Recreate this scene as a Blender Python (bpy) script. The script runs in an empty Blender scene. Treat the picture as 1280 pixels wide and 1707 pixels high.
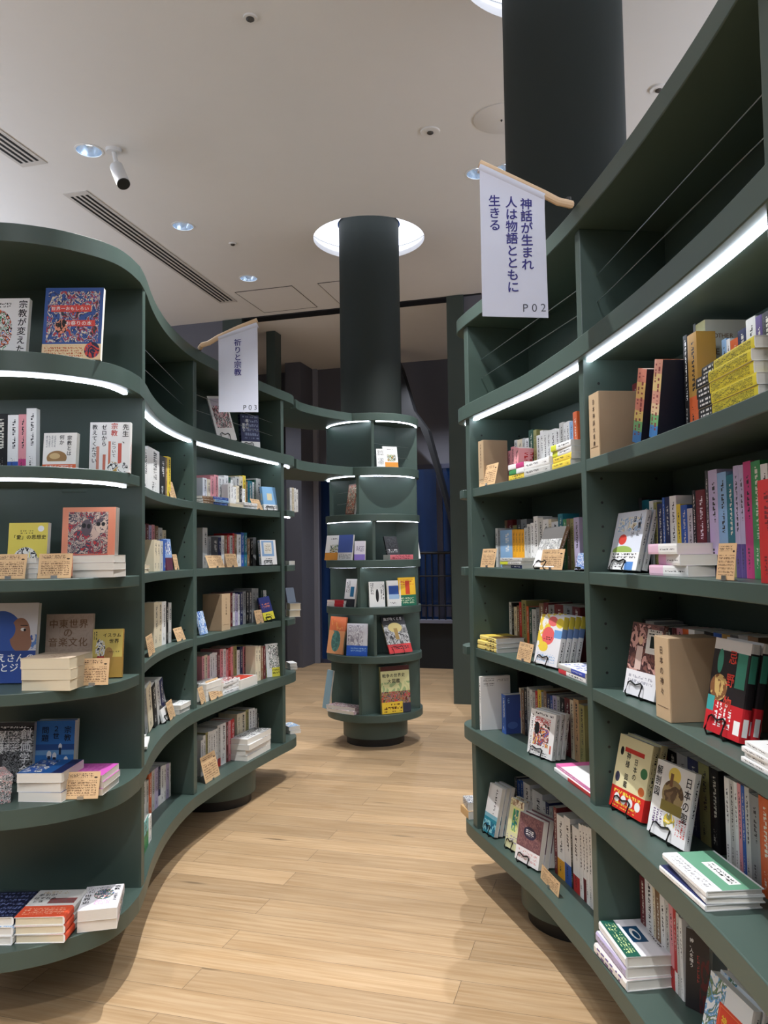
import bpy, math, random
from mathutils import Vector, Matrix
random.seed(7)
SC = bpy.context.scene
COL = SC.collection

# ------------------------------------------------------------------ camera
FPX, ROLL, PITCH, EYE = 1310.0, 0.0144, math.atan(70 / 1310.0), 1.475
def make_camera():
    cam = bpy.data.cameras.new('camera')
    ob = bpy.data.objects.new('camera', cam); COL.objects.link(ob)
    cam.sensor_fit = 'VERTICAL'; cam.sensor_height = 24.0
    cam.lens = 24.0 * FPX / 1707.0
    cam.clip_start = 0.05; cam.clip_end = 60
    c, s, cp, sp = math.cos(ROLL), math.sin(ROLL), math.cos(PITCH), math.sin(PITCH)
    right = Vector((c, s * sp, -s * cp)); down = Vector((-s, c * sp, -c * cp)); fwd = Vector((0, cp, sp))
    m = Matrix.Identity(4)
    for i in range(3):
        m[i][0], m[i][1], m[i][2] = right[i], -down[i], -fwd[i]
    m[2][3] = EYE
    ob.matrix_world = m
    SC.camera = ob
make_camera()

# ------------------------------------------------------------------ world, exposure
w = bpy.data.worlds.new('dusk_sky'); SC.world = w; w.use_nodes = True
w.node_tree.nodes['Background'].inputs[0].default_value = (0.02, 0.05, 0.16, 1)
w.node_tree.nodes['Background'].inputs[1].default_value = 1.0
SC.view_settings.view_transform = 'Standard'; SC.view_settings.look = 'None'
SC.view_settings.gamma = 1.0; SC.view_settings.use_curve_mapping = False
SC.view_settings.exposure = 0.0

# ------------------------------------------------------------------ ceiling lamps and added fill lights
CEIL = 4.06
SPOT_W = 340.0
# (x, y, watts factor, cone degrees): downlights; the first five show in the photograph
DOWNLIGHTS = [(-1.84, 4.86, .45, 95), (-1.54, 6.02, .45, 95), (-1.23, 7.2, .4, 95), (.676, 5.234, .8, 95), (.864, 5.181, .0, 95),
              (-.3, 2.95, 1.5, 74), (-.75, 1.0, .25, 90), (.12, .75, .12, 90), (-.1, -1.0, .9, 110), (-2.2, .3, .6, 100), (2.3, 2.2, .5, 100), (-3.7, 3.4, .5, 100)]
LAMP_COLOUR = (.98, .985, 1.0)
for i, (x, y, k, deg) in enumerate(DOWNLIGHTS):
    if k <= 0: continue
    l = bpy.data.lights.new('downlight_beam', 'SPOT'); l.energy = SPOT_W * k; l.color = LAMP_COLOUR
    l.spot_size = math.radians(deg); l.spot_blend = .55; l.shadow_soft_size = .022
    o = bpy.data.objects.new('downlight_beam', l); COL.objects.link(o); o.location = (x, y, CEIL - .012)

# added fill lights outside the frame, brightening the ceiling
for x, y, z, sx, sy, k, rz in ((-4.3, 3.2, 2.7, .5, 8, 1.0, 0), (4.2, 3.2, 2.7, .5, 8, 1.55, 0), (0, -3.0, 2.6, 6, .5, 1.0, 0)):
    l = bpy.data.lights.new('added_uplight', 'AREA'); l.shape = 'RECTANGLE'; l.size = sx; l.size_y = sy; l.energy = 185 * k; l.color = (.84, .94, 1.1)
    o = bpy.data.objects.new('added_uplight', l); COL.objects.link(o); o.location = (x, y, z); o.rotation_euler = (math.pi, 0, rz)
# added fill spots behind the viewer: one soft flood up the aisle, one narrow beam on the P02 banner
for p, aim, watts, deg, soft in (((-.3, -2.2, 3.8), (-.1, 3.4, 1.3), 85, 60, .4), ((.35, -1.6, 3.8), (.36, 2.4, 2.40), 210, 17, .12)):
    l = bpy.data.lights.new('added_spot', 'SPOT'); l.energy = watts; l.color = (.94, .97, 1.06); l.spot_size = math.radians(deg); l.spot_blend = .6; l.shadow_soft_size = soft
    o = bpy.data.objects.new('added_spot', l); COL.objects.link(o); o.location = p
    o.rotation_euler = (Vector(aim) - o.location).to_track_quat('-Z', 'Y').to_euler()
# added spots that brighten the stair hall, without fixtures
for x, y, k in ((.55, 9.2, .9), (-1.6, 9.5, .35)):
    l = bpy.data.lights.new('hall_fill', 'SPOT'); l.energy = 260 * k; l.color = (.86, .9, 1.0); l.spot_size = math.radians(110); l.spot_blend = .6; l.shadow_soft_size = .05
    o = bpy.data.objects.new('hall_fill', l); COL.objects.link(o); o.location = (x, y, CEIL - .02)
# ------------------------------------------------------------------ projection helpers (photograph pixel -> ray)
def ray(px, py):
    u, v = px - 640.0, py - 853.5
    c, s, cp, sp = math.cos(ROLL), math.sin(ROLL), math.cos(PITCH), math.sin(PITCH)
    a, b = u * c - v * s, u * s + v * c
    return Vector((a, FPX * cp + b * sp, FPX * sp - b * cp))
def at_height(px, py, z):
    r = ray(px, py); t = (z - EYE) / r.z
    return Vector((r.x * t, r.y * t, z))
def at_depth(px, py, y):
    r = ray(px, py); t = y / r.y
    return Vector((r.x * t, y, EYE + r.z * t))
def proj(p):
    c, s, cp, sp = math.cos(ROLL), math.sin(ROLL), math.cos(PITCH), math.sin(PITCH)
    z = p[2] - EYE
    f, d = p[1] * cp + z * sp, p[1] * sp - z * cp
    a, b = p[0] / f * FPX, d / f * FPX
    return 640 + a * c + b * s, 853.5 - a * s + b * c

# ------------------------------------------------------------------ colours and materials
def lin(c):
    return tuple(((x / 255) / 12.92 if x / 255 <= .04045 else ((x / 255 + .055) / 1.055) ** 2.4) for x in c) + (1,)
def new_mat(name):
    m = bpy.data.materials.new(name); m.use_nodes = True
    return m, m.node_tree.nodes, m.node_tree.links, m.node_tree.nodes['Principled BSDF']
_flat = {}
def flat(name, rgb, rough=.6, metal=0.0, spec=.5, noise=0.0):
    k = (name, rgb)
    if k in _flat: return _flat[k]
    m, N, L, b = new_mat(name)
    b.inputs['Base Color'].default_value = lin(rgb); b.inputs['Roughness'].default_value = rough
    b.inputs['Metallic'].default_value = metal; b.inputs['Specular IOR Level'].default_value = spec
    if noise:
        t = N.new('ShaderNodeTexNoise'); t.inputs['Scale'].default_value = 9; t.inputs['Detail'].default_value = 4
        g = N.new('ShaderNodeTexCoord'); L.new(g.outputs['Object'], t.inputs['Vector'])
        r = N.new('ShaderNodeMapRange'); L.new(t.outputs[0], r.inputs[0])
        r.inputs[3].default_value = 1 - noise; r.inputs[4].default_value = 1 + noise
        x = N.new('ShaderNodeVectorMath'); x.operation = 'SCALE'; x.inputs[0].default_value = lin(rgb)[:3]
        L.new(r.outputs[0], x.inputs['Scale']); L.new(x.outputs[0], b.inputs['Base Color'])
    _flat[k] = m
    return m
def glow(name, rgb, strength):
    m, N, L, b = new_mat(name)
    b.inputs['Base Color'].default_value = lin((240, 240, 240)); b.inputs['Emission Color'].default_value = lin(rgb)
    b.inputs['Emission Strength'].default_value = strength
    return m
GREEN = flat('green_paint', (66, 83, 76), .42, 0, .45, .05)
COLSHADED = flat('column_green_shaded', (33, 40, 37), .7, 0, .3, .04)  # shelf green darkened, standing in for the weaker light on the columns
BLACK = flat('black_paint', (14, 14, 14), .5)
WIREB = flat('black_wire', (12, 12, 13), .35, .3)
STEEL = flat('steel', (190, 195, 195), .3, 1.0)
CEILM = flat('ceiling_paint', (222, 219, 215), .9, 0, .2, .015)
WHITE = flat('white_paint', (225, 225, 224), .6)
KRAFT = None
LED = glow('led_light', (232, 240, 255), 14.0)
RINGGLOW = glow('recess_light', (226, 231, 246), 2.4)
BULB = glow('downlight_bulb', (205, 228, 255), 7.0)

# ------------------------------------------------------------------ mesh builder
class MB:
    def __init__(self): self.v, self.f, self.m, self.uv = [], [], [], []
    def face(self, idx, mat=0, uv=None):
        self.f.append(idx); self.m.append(mat); self.uv.append(uv)
    def box(self, x0, y0, z0, x1, y1, z1, M=None, mat=0):
        n = len(self.v)
        for z in (z0, z1):
            for x, y in ((x0, y0), (x1, y0), (x1, y1), (x0, y1)):
                p = Vector((x, y, z)); self.v.append(M @ p if M else p)
        for q in ((3, 2, 1, 0), (4, 5, 6, 7), (0, 1, 5, 4), (1, 2, 6, 5), (2, 3, 7, 6), (3, 0, 4, 7)):
            self.face([n + i for i in q], mat)
        return self
    def prism(self, poly, z0, z1, mat=0):
        a = sum(poly[i][0] * poly[(i + 1) % len(poly)][1] - poly[(i + 1) % len(poly)][0] * poly[i][1] for i in range(len(poly)))
        if a < 0: poly = poly[::-1]
        n, k = len(self.v), len(poly)
        for z in (z0, z1): self.v += [Vector((p[0], p[1], z)) for p in poly]
        self.face([n + i for i in range(k)][::-1], mat); self.face([n + k + i for i in range(k)], mat)
        for i in range(k):
            j = (i + 1) % k
            self.face([n + i, n + j, n + k + j, n + k + i], mat)
        return self
    def slab(self, pts, dv, mat=0):
        """planar outline pts (3-D) given thickness along dv"""
        n, k = len(self.v), len(pts)
        self.v += [Vector(p) for p in pts] + [Vector(p) + dv for p in pts]
        self.face([n + i for i in range(k)], mat); self.face([n + k + i for i in range(k)][::-1], mat)
        for i in range(k):
            j = (i + 1) % k
            self.face([n + j, n + i, n + k + i, n + k + j], mat)
        return self
    def lathe(self, cx, cy, prof, seg=48, mat=0, a0=0, a1=2 * math.pi):
        full = abs(a1 - a0 - 2 * math.pi) < 1e-6
        n, k = len(self.v), len(prof); cols = seg if full else seg + 1
        for i in range(cols):
            a = a0 + (a1 - a0) * i / seg
            for r, z in prof: self.v.append(Vector((cx + r * math.cos(a), cy + r * math.sin(a), z)))
        for i in range(seg):
            j = (i + 1) % cols
            for q in range(k - 1):
                self.face([n + i * k + q, n + j * k + q, n + j * k + q + 1, n + i * k + q + 1], mat)
        return self
    def tube(self, path, r, seg=6, mat=0, closed=False):
        n = len(self.v); P = [Vector(p) for p in path]; k = len(P)
        for i, p in enumerate(P):
            a = P[(i - 1) % k] if (i or closed) else p; b = P[(i + 1) % k] if (i < k - 1 or closed) else p
            t = (b - a).normalized(); up = Vector((0, 0, 1)) if abs(t.z) < .9 else Vector((1, 0, 0))
            x = t.cross(up).normalized(); y = x.cross(t)
            for j in range(seg):
                c = 2 * math.pi * j / seg
                self.v.append(p + x * r * math.cos(c) + y * r * math.sin(c))
        for i in range(k if closed else k - 1):
            i2 = (i + 1) % k
            for j in range(seg):
                j2 = (j + 1) % seg
                self.face([n + i * seg + j, n + i * seg + j2, n + i2 * seg + j2, n + i2 * seg + j], mat)
        if not closed:
            self.face([n + j for j in range(seg)][::-1], mat); self.face([n + (k - 1) * seg + j for j in range(seg)], mat)
        return self
    def ribbon(self, a, b, z0, z1, mat=0):
        """closed strip between two parallel plan polylines"""
        return self.prism(list(a) + list(b)[::-1], z0, z1, mat)
    def mesh(self, name, mats, smooth=False):
        me = bpy.data.meshes.new(name)
        me.from_pydata([tuple(p) for p in self.v], [], self.f)
        for m in mats: me.materials.append(m)
        me.polygons.foreach_set('material_index', self.m)
        if any(u for u in self.uv):
            ul = me.uv_layers.new(name='UVMap')
            for poly, u in zip(me.polygons, self.uv):
                for k, li in enumerate(poly.loop_indices): ul.data[li].uv = u[k] if u else (0, 0)
        if smooth:
            me.polygons.foreach_set('use_smooth', [True] * len(me.polygons))
            me.set_sharp_from_angle(angle=math.radians(32))
        me.update()
        return me
    def build(self, name, mats, parent=None, smooth=False, bevel=0):
        if not isinstance(mats, (list, tuple)): mats = [mats]
        o = bpy.data.objects.new(name, self.mesh(name, mats, smooth)); COL.objects.link(o)
        if parent:
            o.parent = parent; o.matrix_parent_inverse = parent.matrix_basis.inverted()
        if bevel:
            b = o.modifiers.new('edge', 'BEVEL'); b.width = bevel; b.segments = 2; b.limit_method = 'ANGLE'; b.angle_limit = math.radians(50)
        return o
def tag(o, label=None, cat=None, group=None, kind=None):
    if label: o['label'] = label
    if cat: o['category'] = cat
    if group: o['group'] = group
    if kind: o['kind'] = kind
    return o
def thing(name, label, cat, loc=(0, 0, 0), group=None):
    o = bpy.data.objects.new(name, None); COL.objects.link(o); o.location = loc; o.empty_display_size = .05
    return tag(o, label, cat, group)

# ------------------------------------------------------------------ plan curves
class Curve2:
    """plan polyline of a shelf front; 'side' +1 means the shelf lies to the right of the walking direction"""
    def __init__(self, pts, side, dense=14, smooth=True):
        P = [Vector(p) for p in pts]; out = []
        if smooth:
            for i in range(len(P) - 1):
                a, b, c, d = P[max(i - 1, 0)], P[i], P[i + 1], P[min(i + 2, len(P) - 1)]
                for k in range(dense):
                    t = k / dense
                    out.append(.5 * ((2 * b) + (c - a) * t + (2 * a - 5 * b + 4 * c - d) * t * t + (3 * b - a - 3 * c + d) * t ** 3))
            out.append(P[-1])
        else:
            for i in range(len(P) - 1): out += [P[i].lerp(P[i + 1], k / dense) for k in range(dense)]
            out.append(P[-1])
        self.p = out; self.side = side; n = len(out); self.n = []
        for i in range(n):
            t = (out[min(i + 1, n - 1)] - out[max(i - 1, 0)]).normalized()
            self.n.append(Vector((t.y, -t.x)) * side)
    def off(self, d, s0=0.0, s1=None):
        s1 = len(self.p) - 1 if s1 is None else s1
        ids = [i for i in range(len(self.p)) if s0 < i < s1]
        return [self.at(s0, d)] + [self.p[i] + self.n[i] * d for i in ids] + [self.at(s1, d)]
    def at(self, s, d=0.0):
        s = min(max(s, 0), len(self.p) - 1.0001); i = int(s); f = s - i
        return self.p[i].lerp(self.p[i + 1], f) + self.n[i].lerp(self.n[i + 1], f) * d
    def normal(self, s):
        s = min(max(s, 0), len(self.p) - 1.0001); i = int(s); return self.n[i].lerp(self.n[i + 1], s - i).normalized()
    def s_at_y(self, y):
        for i in range(len(self.p) - 1):
            a, b = self.p[i].y, self.p[i + 1].y
            if (a - y) * (b - y) <= 0 and a != b: return i + (y - a) / (b - a)
        return 0
    def spot(self, px, z, d, lo=0.0, hi=None):
        """station on the curve whose point at depth d shows at pixel column px"""
        hi = len(self.p) - 1.0 if hi is None else hi
        best, bs = 1e9, lo; steps = 160; prev = None
        for k in range(steps + 1):
            s = lo + (hi - lo) * k / steps; q = self.at(s, d)
            if q.y < .3: continue
            x = proj((q.x, q.y, z))[0] - px
            if prev is not None and prev[1] * x <= 0:
                a, b, xa = prev[0], s, prev[1]
                for _ in range(22):
                    m = .5 * (a + b); qm = self.at(m, d); xm = proj((qm.x, qm.y, z))[0] - px
                    if xm * xa <= 0: b = m
                    else: a, xa = m, xm
                return .5 * (a + b)
            if abs(x) < best: best, bs = abs(x), s
            prev = (s, x)
        return bs
# left (P03) case: from the near rounded end to the far end panel; right (P02) case: from the far end panel to the near end
LPTS = [(-.893, 2.87), (-.908, 2.99), (-.94, 3.17), (-.965, 3.35), (-.982, 3.55), (-.985, 3.75), (-.976, 3.93), (-.952, 4.09), (-.87, 4.43), (-.785, 4.72), (-.70, 4.98), (-.638, 5.15)]
RPTS = [(.360, 3.555), (.383, 3.46), (.443, 3.245), (.489, 3.08), (.527, 2.94), (.556, 2.79), (.582, 2.63), (.607, 2.46), (.636, 2.19), (.655, 1.97), (.666, 1.75), (.671, 1.55), (.668, 1.33), (.658, 1.0), (.642, .7)]
LC = Curve2(LPTS, -1); RC = Curve2(RPTS, -1)
# ------------------------------------------------------------------ the room (building grid is turned 16 degrees)
GA = Vector((math.cos(math.radians(-16)), math.sin(math.radians(-16)))); GB = Vector((-GA.y, GA.x))
def grid(o, a, b): return Vector((o[0], o[1])) + GA * a + GB * b
def wood_material():
    m, N, L, b = new_mat('oak_planks')
    g = N.new('ShaderNodeTexCoord'); mp = N.new('ShaderNodeMapping'); mp.inputs['Rotation'].default_value = (0, 0, math.radians(16))
    L.new(g.outputs['Object'], mp.inputs['Vector'])
    br = N.new('ShaderNodeTexBrick'); L.new(mp.outputs[0], br.inputs['Vector'])
    br.offset = .37; br.offset_frequency = 2; br.squash = 1; br.inputs['Scale'].default_value = 1
    br.inputs['Brick Width'].default_value = 1.45; br.inputs['Row Height'].default_value = .145
    br.inputs['Mortar Size'].default_value = .0012; br.inputs['Mortar Smooth'].default_value = .1; br.inputs['Bias'].default_value = 0
    br.inputs['Color1'].default_value = (0, 0, 0, 1); br.inputs['Color2'].default_value = (1, 1, 1, 1); br.inputs['Mortar'].default_value = (.5, .5, .5, 1)
    sep = N.new('ShaderNodeSeparateXYZ'); L.new(mp.outputs[0], sep.inputs[0])
    # grain: stretched noise displaced per plank
    rnd = N.new('ShaderNodeMath'); rnd.operation = 'MULTIPLY'; rnd.inputs[1].default_value = 37.0; L.new(br.outputs['Color'], rnd.inputs[0])
    cmb = N.new('ShaderNodeCombineXYZ')
    sx = N.new('ShaderNodeMath'); sx.operation = 'MULTIPLY'; sx.inputs[1].default_value = 1.6; L.new(sep.outputs[0], sx.inputs[0])
    sy = N.new('ShaderNodeMath'); sy.operation = 'MULTIPLY'; sy.inputs[1].default_value = 38; L.new(sep.outputs[1], sy.inputs[0])
    L.new(sx.outputs[0], cmb.inputs[0]); L.new(sy.outputs[0], cmb.inputs[1]); L.new(rnd.outputs[0], cmb.inputs[2])
    n1 = N.new('ShaderNodeTexNoise'); n1.inputs['Scale'].default_value = 1.6; n1.inputs['Detail'].default_value = 6; n1.inputs['Distortion'].default_value = .7
    L.new(cmb.outputs[0], n1.inputs['Vector'])
    cmb2 = N.new('ShaderNodeCombineXYZ')
    sx2 = N.new('ShaderNodeMath'); sx2.operation = 'MULTIPLY'; sx2.inputs[1].default_value = 1.1; L.new(sep.outputs[0], sx2.inputs[0])
    sy2 = N.new('ShaderNodeMath'); sy2.operation = 'MULTIPLY'; sy2.inputs[1].default_value = 7; L.new(sep.outputs[1], sy2.inputs[0])
    L.new(sx2.outputs[0], cmb2.inputs[0]); L.new(sy2.outputs[0], cmb2.inputs[1]); L.new(rnd.outputs[0], cmb2.inputs[2])
    n2 = N.new('ShaderNodeTexNoise'); n2.inputs['Scale'].default_value = 1.3; n2.inputs['Detail'].default_value = 3; n2.inputs['Distortion'].default_value = 1.4
    L.new(cmb2.outputs[0], n2.inputs['Vector'])
    kn = N.new('ShaderNodeTexVoronoi'); kn.inputs['Scale'].default_value = 1.0; L.new(cmb2.outputs[0], kn.inputs['Vector'])
    kr = N.new('ShaderNodeMapRange'); L.new(kn.outputs['Distance'], kr.inputs[0]); kr.inputs[1].default_value = .03; kr.inputs[2].default_value = .10; kr.inputs[3].default_value = .5; kr.inputs[4].default_value = 1
    ramp = N.new('ShaderNodeValToRGB'); L.new(n1.outputs[0], ramp.inputs[0])
    e = ramp.color_ramp.elements
    e[0].position = .28; e[0].color = lin((172, 138, 98)); e[1].position = .66; e[1].color = lin((195, 166, 130))
    var = N.new('ShaderNodeMapRange'); L.new(br.outputs['Color'], var.inputs[0]); var.inputs[3].default_value = .84; var.inputs[4].default_value = 1.1
    v2 = N.new('ShaderNodeMapRange'); L.new(n2.outputs[0], v2.inputs[0]); v2.inputs[1].default_value = .3; v2.inputs[2].default_value = .7; v2.inputs[3].default_value = .93; v2.inputs[4].default_value = 1.04
    mu = N.new('ShaderNodeMath'); mu.operation = 'MULTIPLY'; L.new(var.outputs[0], mu.inputs[0]); L.new(v2.outputs[0], mu.inputs[1])
    mu2 = N.new('ShaderNodeMath'); mu2.operation = 'MULTIPLY'; L.new(mu.outputs[0], mu2.inputs[0]); L.new(kr.outputs[0], mu2.inputs[1])
    seam = N.new('ShaderNodeMapRange'); L.new(br.outputs['Fac'], seam.inputs[0]); seam.inputs[3].default_value = 1; seam.inputs[4].default_value = .42
    mu3 = N.new('ShaderNodeMath'); mu3.operation = 'MULTIPLY'; L.new(mu2.outputs[0], mu3.inputs[0]); L.new(seam.outputs[0], mu3.inputs[1])
    sc = N.new('ShaderNodeVectorMath'); sc.operation = 'SCALE'; L.new(ramp.outputs[0], sc.inputs[0]); L.new(mu3.outputs[0], sc.inputs['Scale'])
    L.new(sc.outputs[0], b.inputs['Base Color'])
    rr = N.new('ShaderNodeMapRange'); L.new(n1.outputs[0], rr.inputs[0]); rr.inputs[3].default_value = .34; rr.inputs[4].default_value = .5
    L.new(rr.outputs[0], b.inputs['Roughness']); b.inputs['Specular IOR Level'].default_value = .4
    bp = N.new('ShaderNodeBump'); bp.inputs['Strength'].default_value = .12; bp.inputs['Distance'].default_value = .004
    L.new(mu3.outputs[0], bp.inputs['Height']); L.new(bp.outputs[0], b.inputs['Normal'])
    return m
def structure(mb, name, mat, label=None, cat=None, **k):
    o = mb.build(name, mat, **k); o['kind'] = 'structure'
    return tag(o, label, cat)
structure(MB().box(-6, -4, -.12, 6, 13, 0), 'floor', wood_material(), 'light oak plank floor running between the bookcases', 'floor')
# ceiling with round openings
CB = Vector((-.092, 6.33)); CR = .378
BIG = Vector((.79, 3.25))
HOLES = [(CB.x, CB.y, .455), (BIG.x, BIG.y, .46)] + [(x, y, .078) for x, y, k, d in DOWNLIGHTS]
def ceiling():
    import bmesh
    bm = bmesh.new()
    def loop(pts):
        vs = [bm.verts.new((x, y, CEIL)) for x, y in pts]
        for i in range(len(vs)): bm.edges.new((vs[i], vs[(i + 1) % len(vs)]))
    loop([(-6, -4), (6, -4), (6, 13), (-6, 13)])
    for x, y, r in HOLES:
        n = 72 if r > .2 else 28
        loop([(x + r * math.cos(2 * math.pi * i / n), y + r * math.sin(2 * math.pi * i / n)) for i in range(n)])
    bmesh.ops.triangle_fill(bm, use_beauty=True, use_dissolve=False, edges=bm.edges[:])
    holes = [(x, y, r) for x, y, r in HOLES]
    kill = [f for f in bm.faces if any((f.calc_center_median().x - x) ** 2 + (f.calc_center_median().y - y) ** 2 < (r * .97) ** 2 for x, y, r in holes)
            and all(any(abs(math.hypot(v.co.x - x, v.co.y - y) - r) < 1e-4 for x, y, r in holes) for v in f.verts)]
    if kill: bmesh.ops.delete(bm, geom=kill, context='FACES_ONLY')
    for f in bm.faces:
        if f.normal.z > 0: f.normal_flip()
    me = bpy.data.meshes.new('ceiling'); bm.to_mesh(me); bm.free(); me.materials.append(CEILM)
    o = bpy.data.objects.new('ceiling', me); COL.objects.link(o); o['kind'] = 'structure'
    tag(o, 'plain warm white ceiling with round cut openings', 'ceiling')
ceiling()
GREYW = flat('grey_wall_paint', (102, 102, 109), .85, 0, .2, .03)
PALEW = flat('pale_wall_paint', (150, 150, 158), .85, 0, .2, .03)
# front part of the shop, mostly outside the frame
structure(MB().box(-6.1, -4, 0, -6, 13, CEIL), 'wall_west', PALEW); structure(MB().box(6, -4, 0, 6.1, 13, CEIL), 'wall_east', PALEW)
structure(MB().box(-6, -4.1, 0, 6, -4, CEIL), 'wall_south', PALEW)
OP = Vector((-1.50, 8.42))                              # the wide opening to the stair hall, along the building grid
def gbox(mb, o, a0, b0, a1, b1, z0, z1, mat=0):
    return mb.prism([grid(o, a, b) for a, b in ((a0, b0), (a1, b0), (a1, b1), (a0, b1))], z0, z1, mat)
structure(gbox(MB(), OP, -5, .02, -.25, .14, 0, CEIL), 'wall_north', GREYW)
structure(gbox(MB(), OP, 2.42, .02, 5.5, .14, 0, CEIL), 'wall_north_east', GREYW)
POSTM = flat('dark_green_post_paint', (58, 68, 62), .5, 0, .4, .03)
for nm, a0, b0, a1, b1, lab in (('trim_1', -.25, 0, -.02, .16, 'dark green square post at the P03 side of the opening'),
                                ('trim_2', 2.25, -.02, 2.42, .2, 'dark green square post behind the P02 bookcase end'),
                                ('trim_3', .02, .55, .13, .72, 'slim dark green post set back in the stair hall')):
    structure(gbox(MB(), OP, a0, b0, a1, b1, 0, CEIL - .005), nm, POSTM, lab, 'post')
structure(gbox(MB(), OP, -.02, 0, 2.6, .16, CEIL - .012, CEIL - .001), 'trim_4', BLACK, 'black track line across the ceiling at the opening', 'trim')
# stair hall behind the opening
RW = Vector((-1.3, 10.98))
structure(gbox(MB(), RW, -5, 0, .14, .1, 0, CEIL), 'wall_rear', GREYW)
structure(gbox(MB(), RW, .30, -.06, .42, .1, 0, CEIL), 'wall_rear_pier', PALEW)
structure(gbox(MB(), RW, .42, 0, 6, .1, 2.66, CEIL), 'wall_rear_upper', GREYW)
structure(gbox(MB(), RW, .14, -.5, .36, .1, 0, CEIL), 'wall_rear_return', GREYW)
structure(gbox(MB(), RW, 3.05, 0, 6, .1, 0, 2.66), 'wall_rear_end', GREYW)
GLASSB = flat('dusk_window_glass', (22, 36, 92), .12, 0, .6)
def windows():
    m, N, L, b = new_mat('blue_dusk_glass')
    b.inputs['Base Color'].default_value = lin((10, 22, 44)); b.inputs['Roughness'].default_value = .06
    g = N.new('ShaderNodeTexCoord'); t = N.new('ShaderNodeTexNoise'); mp = N.new('ShaderNodeMapping'); mp.inputs['Scale'].default_value = (3.2, 3.2, .35)
    L.new(g.outputs['Object'], mp.inputs[0]); L.new(mp.outputs[0], t.inputs['Vector']); t.inputs['Scale'].default_value = 1.6
    r = N.new('ShaderNodeValToRGB'); L.new(t.outputs[0], r.inputs[0])
    r.color_ramp.elements[0].position = .38; r.color_ramp.elements[0].color = lin((4, 13, 30)); r.color_ramp.elements[1].position = .7; r.color_ramp.elements[1].color = lin((26, 54, 100))
    L.new(r.outputs[0], b.inputs['Emission Color']); b.inputs['Emission Strength'].default_value = .4
    fr = flat('window_frame_grey', (62, 64, 84), .5)
    k = 0
    for a0, a1 in ((.42, .78), (.82, 1.28), (1.32, 1.72), (1.76, 2.1), (2.14, 2.44), (2.48, 3.05)):
        k += 1
        o = structure(gbox(MB(), RW, a0, .02, a1, .05, .04, 2.62), 'window_%d' % k, m, 'dark blue dusk window pane of the stair hall', 'window')
        o['group'] = 'stair hall window panes'
        f = MB(); gbox(f, RW, a0 - .02, -.01, a0 + .02, .06, 0, 2.66); gbox(f, RW, a1 - .02, -.01, a1 + .02, .06, 0, 2.66)
        gbox(f, RW, a0, -.01, a1, .06, 0, .05); gbox(f, RW, a0, -.01, a1, .06, 2.6, 2.66)
        f.build('window_frame', fr, o)
windows()
# low black parapet with a rail in front of the windows
par = thing('stair_railing', 'black stair railing above dark parapet beside the round bookcase', 'railing', (0, 0, 0))
E0 = Vector((.16, 10.30))
gbox(MB(), E0, .0, 0, .95, .08, 0, .58).build('parapet', flat('black_parapet', (16, 20, 22), .7), par)
gbox(MB(), E0, .0, -.05, .95, .12, .58, .62).build('sill', flat('grey_sill', (120, 122, 138), .5), par)
for k in range(11):
    q = grid(E0, .03 + k * .085, .05)
    MB().tube([(q.x, q.y, .62), (q.x, q.y, 1.47)], .009, 8).build('baluster', BLACK, par)
a, b = grid(E0, 0, .05), grid(E0, .95, .05)
for z, r in ((1.48, .018), (1.18, .01), (.80, .01)):
    MB().tube([(a.x, a.y, z), (b.x, b.y, z)], r, 8).build('rail', BLACK, par)
# stair flight rising behind the round bookcase
st = thing('staircase', 'black edged stair flight rising behind the round bookcase', 'staircase')
sp = [(655, 585), (668, 612), (690, 685), (713, 716), (738, 806), (762, 905), (757, 905), (735, 818), (711, 738), (700, 712), (655, 700)]
MB().slab([at_depth(x, y, 9.75) for x, y in sp], Vector((.05, .14, 0))).build('stringer', flat('black_stringer', (10, 11, 14), .6), st)
fl = [(690, 685), (713, 716), (738, 806), (762, 905), (757, 905), (735, 818), (711, 738), (700, 712)]
MB().slab([at_depth(x, y, 9.75) + Vector((.05, .14, 0)) for x, y in fl], Vector((.02, .2, 0))).build('soffit', flat('dark_soffit', (13, 14, 17), .8), st)
# ------------------------------------------------------------------ round columns with lit ceiling recesses
def column(c, r, z0, label, name):
    o = thing(name, label, 'column', (c.x, c.y, z0)); o['kind'] = 'structure'
    MB().lathe(c.x, c.y, [(r, z0), (r, CEIL + .28)], 64).build('column_shaft', COLSHADED, o, smooth=True)
    return o
def recess(c, r0, r1, label):
    o = thing('ceiling_recess_light', label, 'ceiling light', (c.x, c.y, CEIL))
    MB().lathe(c.x, c.y, [(r1 + .012, CEIL + .001), (r1, CEIL), (r1, CEIL + .04), (r1 + .06, CEIL + .045), (r1 + .06, CEIL + .16)], 72).build('recess_rim', WHITE, o, smooth=True)
    MB().lathe(c.x, c.y, [(r0 + .01, CEIL + .12), (r1 + .055, CEIL + .12)], 72).build('light_panel', RINGGLOW, o)
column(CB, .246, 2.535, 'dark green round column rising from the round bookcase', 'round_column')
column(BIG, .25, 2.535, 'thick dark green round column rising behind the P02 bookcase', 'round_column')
recess(CB, .246, .455, 'glowing white round recess around the column of the round bookcase')
recess(BIG, .25, .46, 'glowing white round recess around the column behind the P02 banner')

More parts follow.
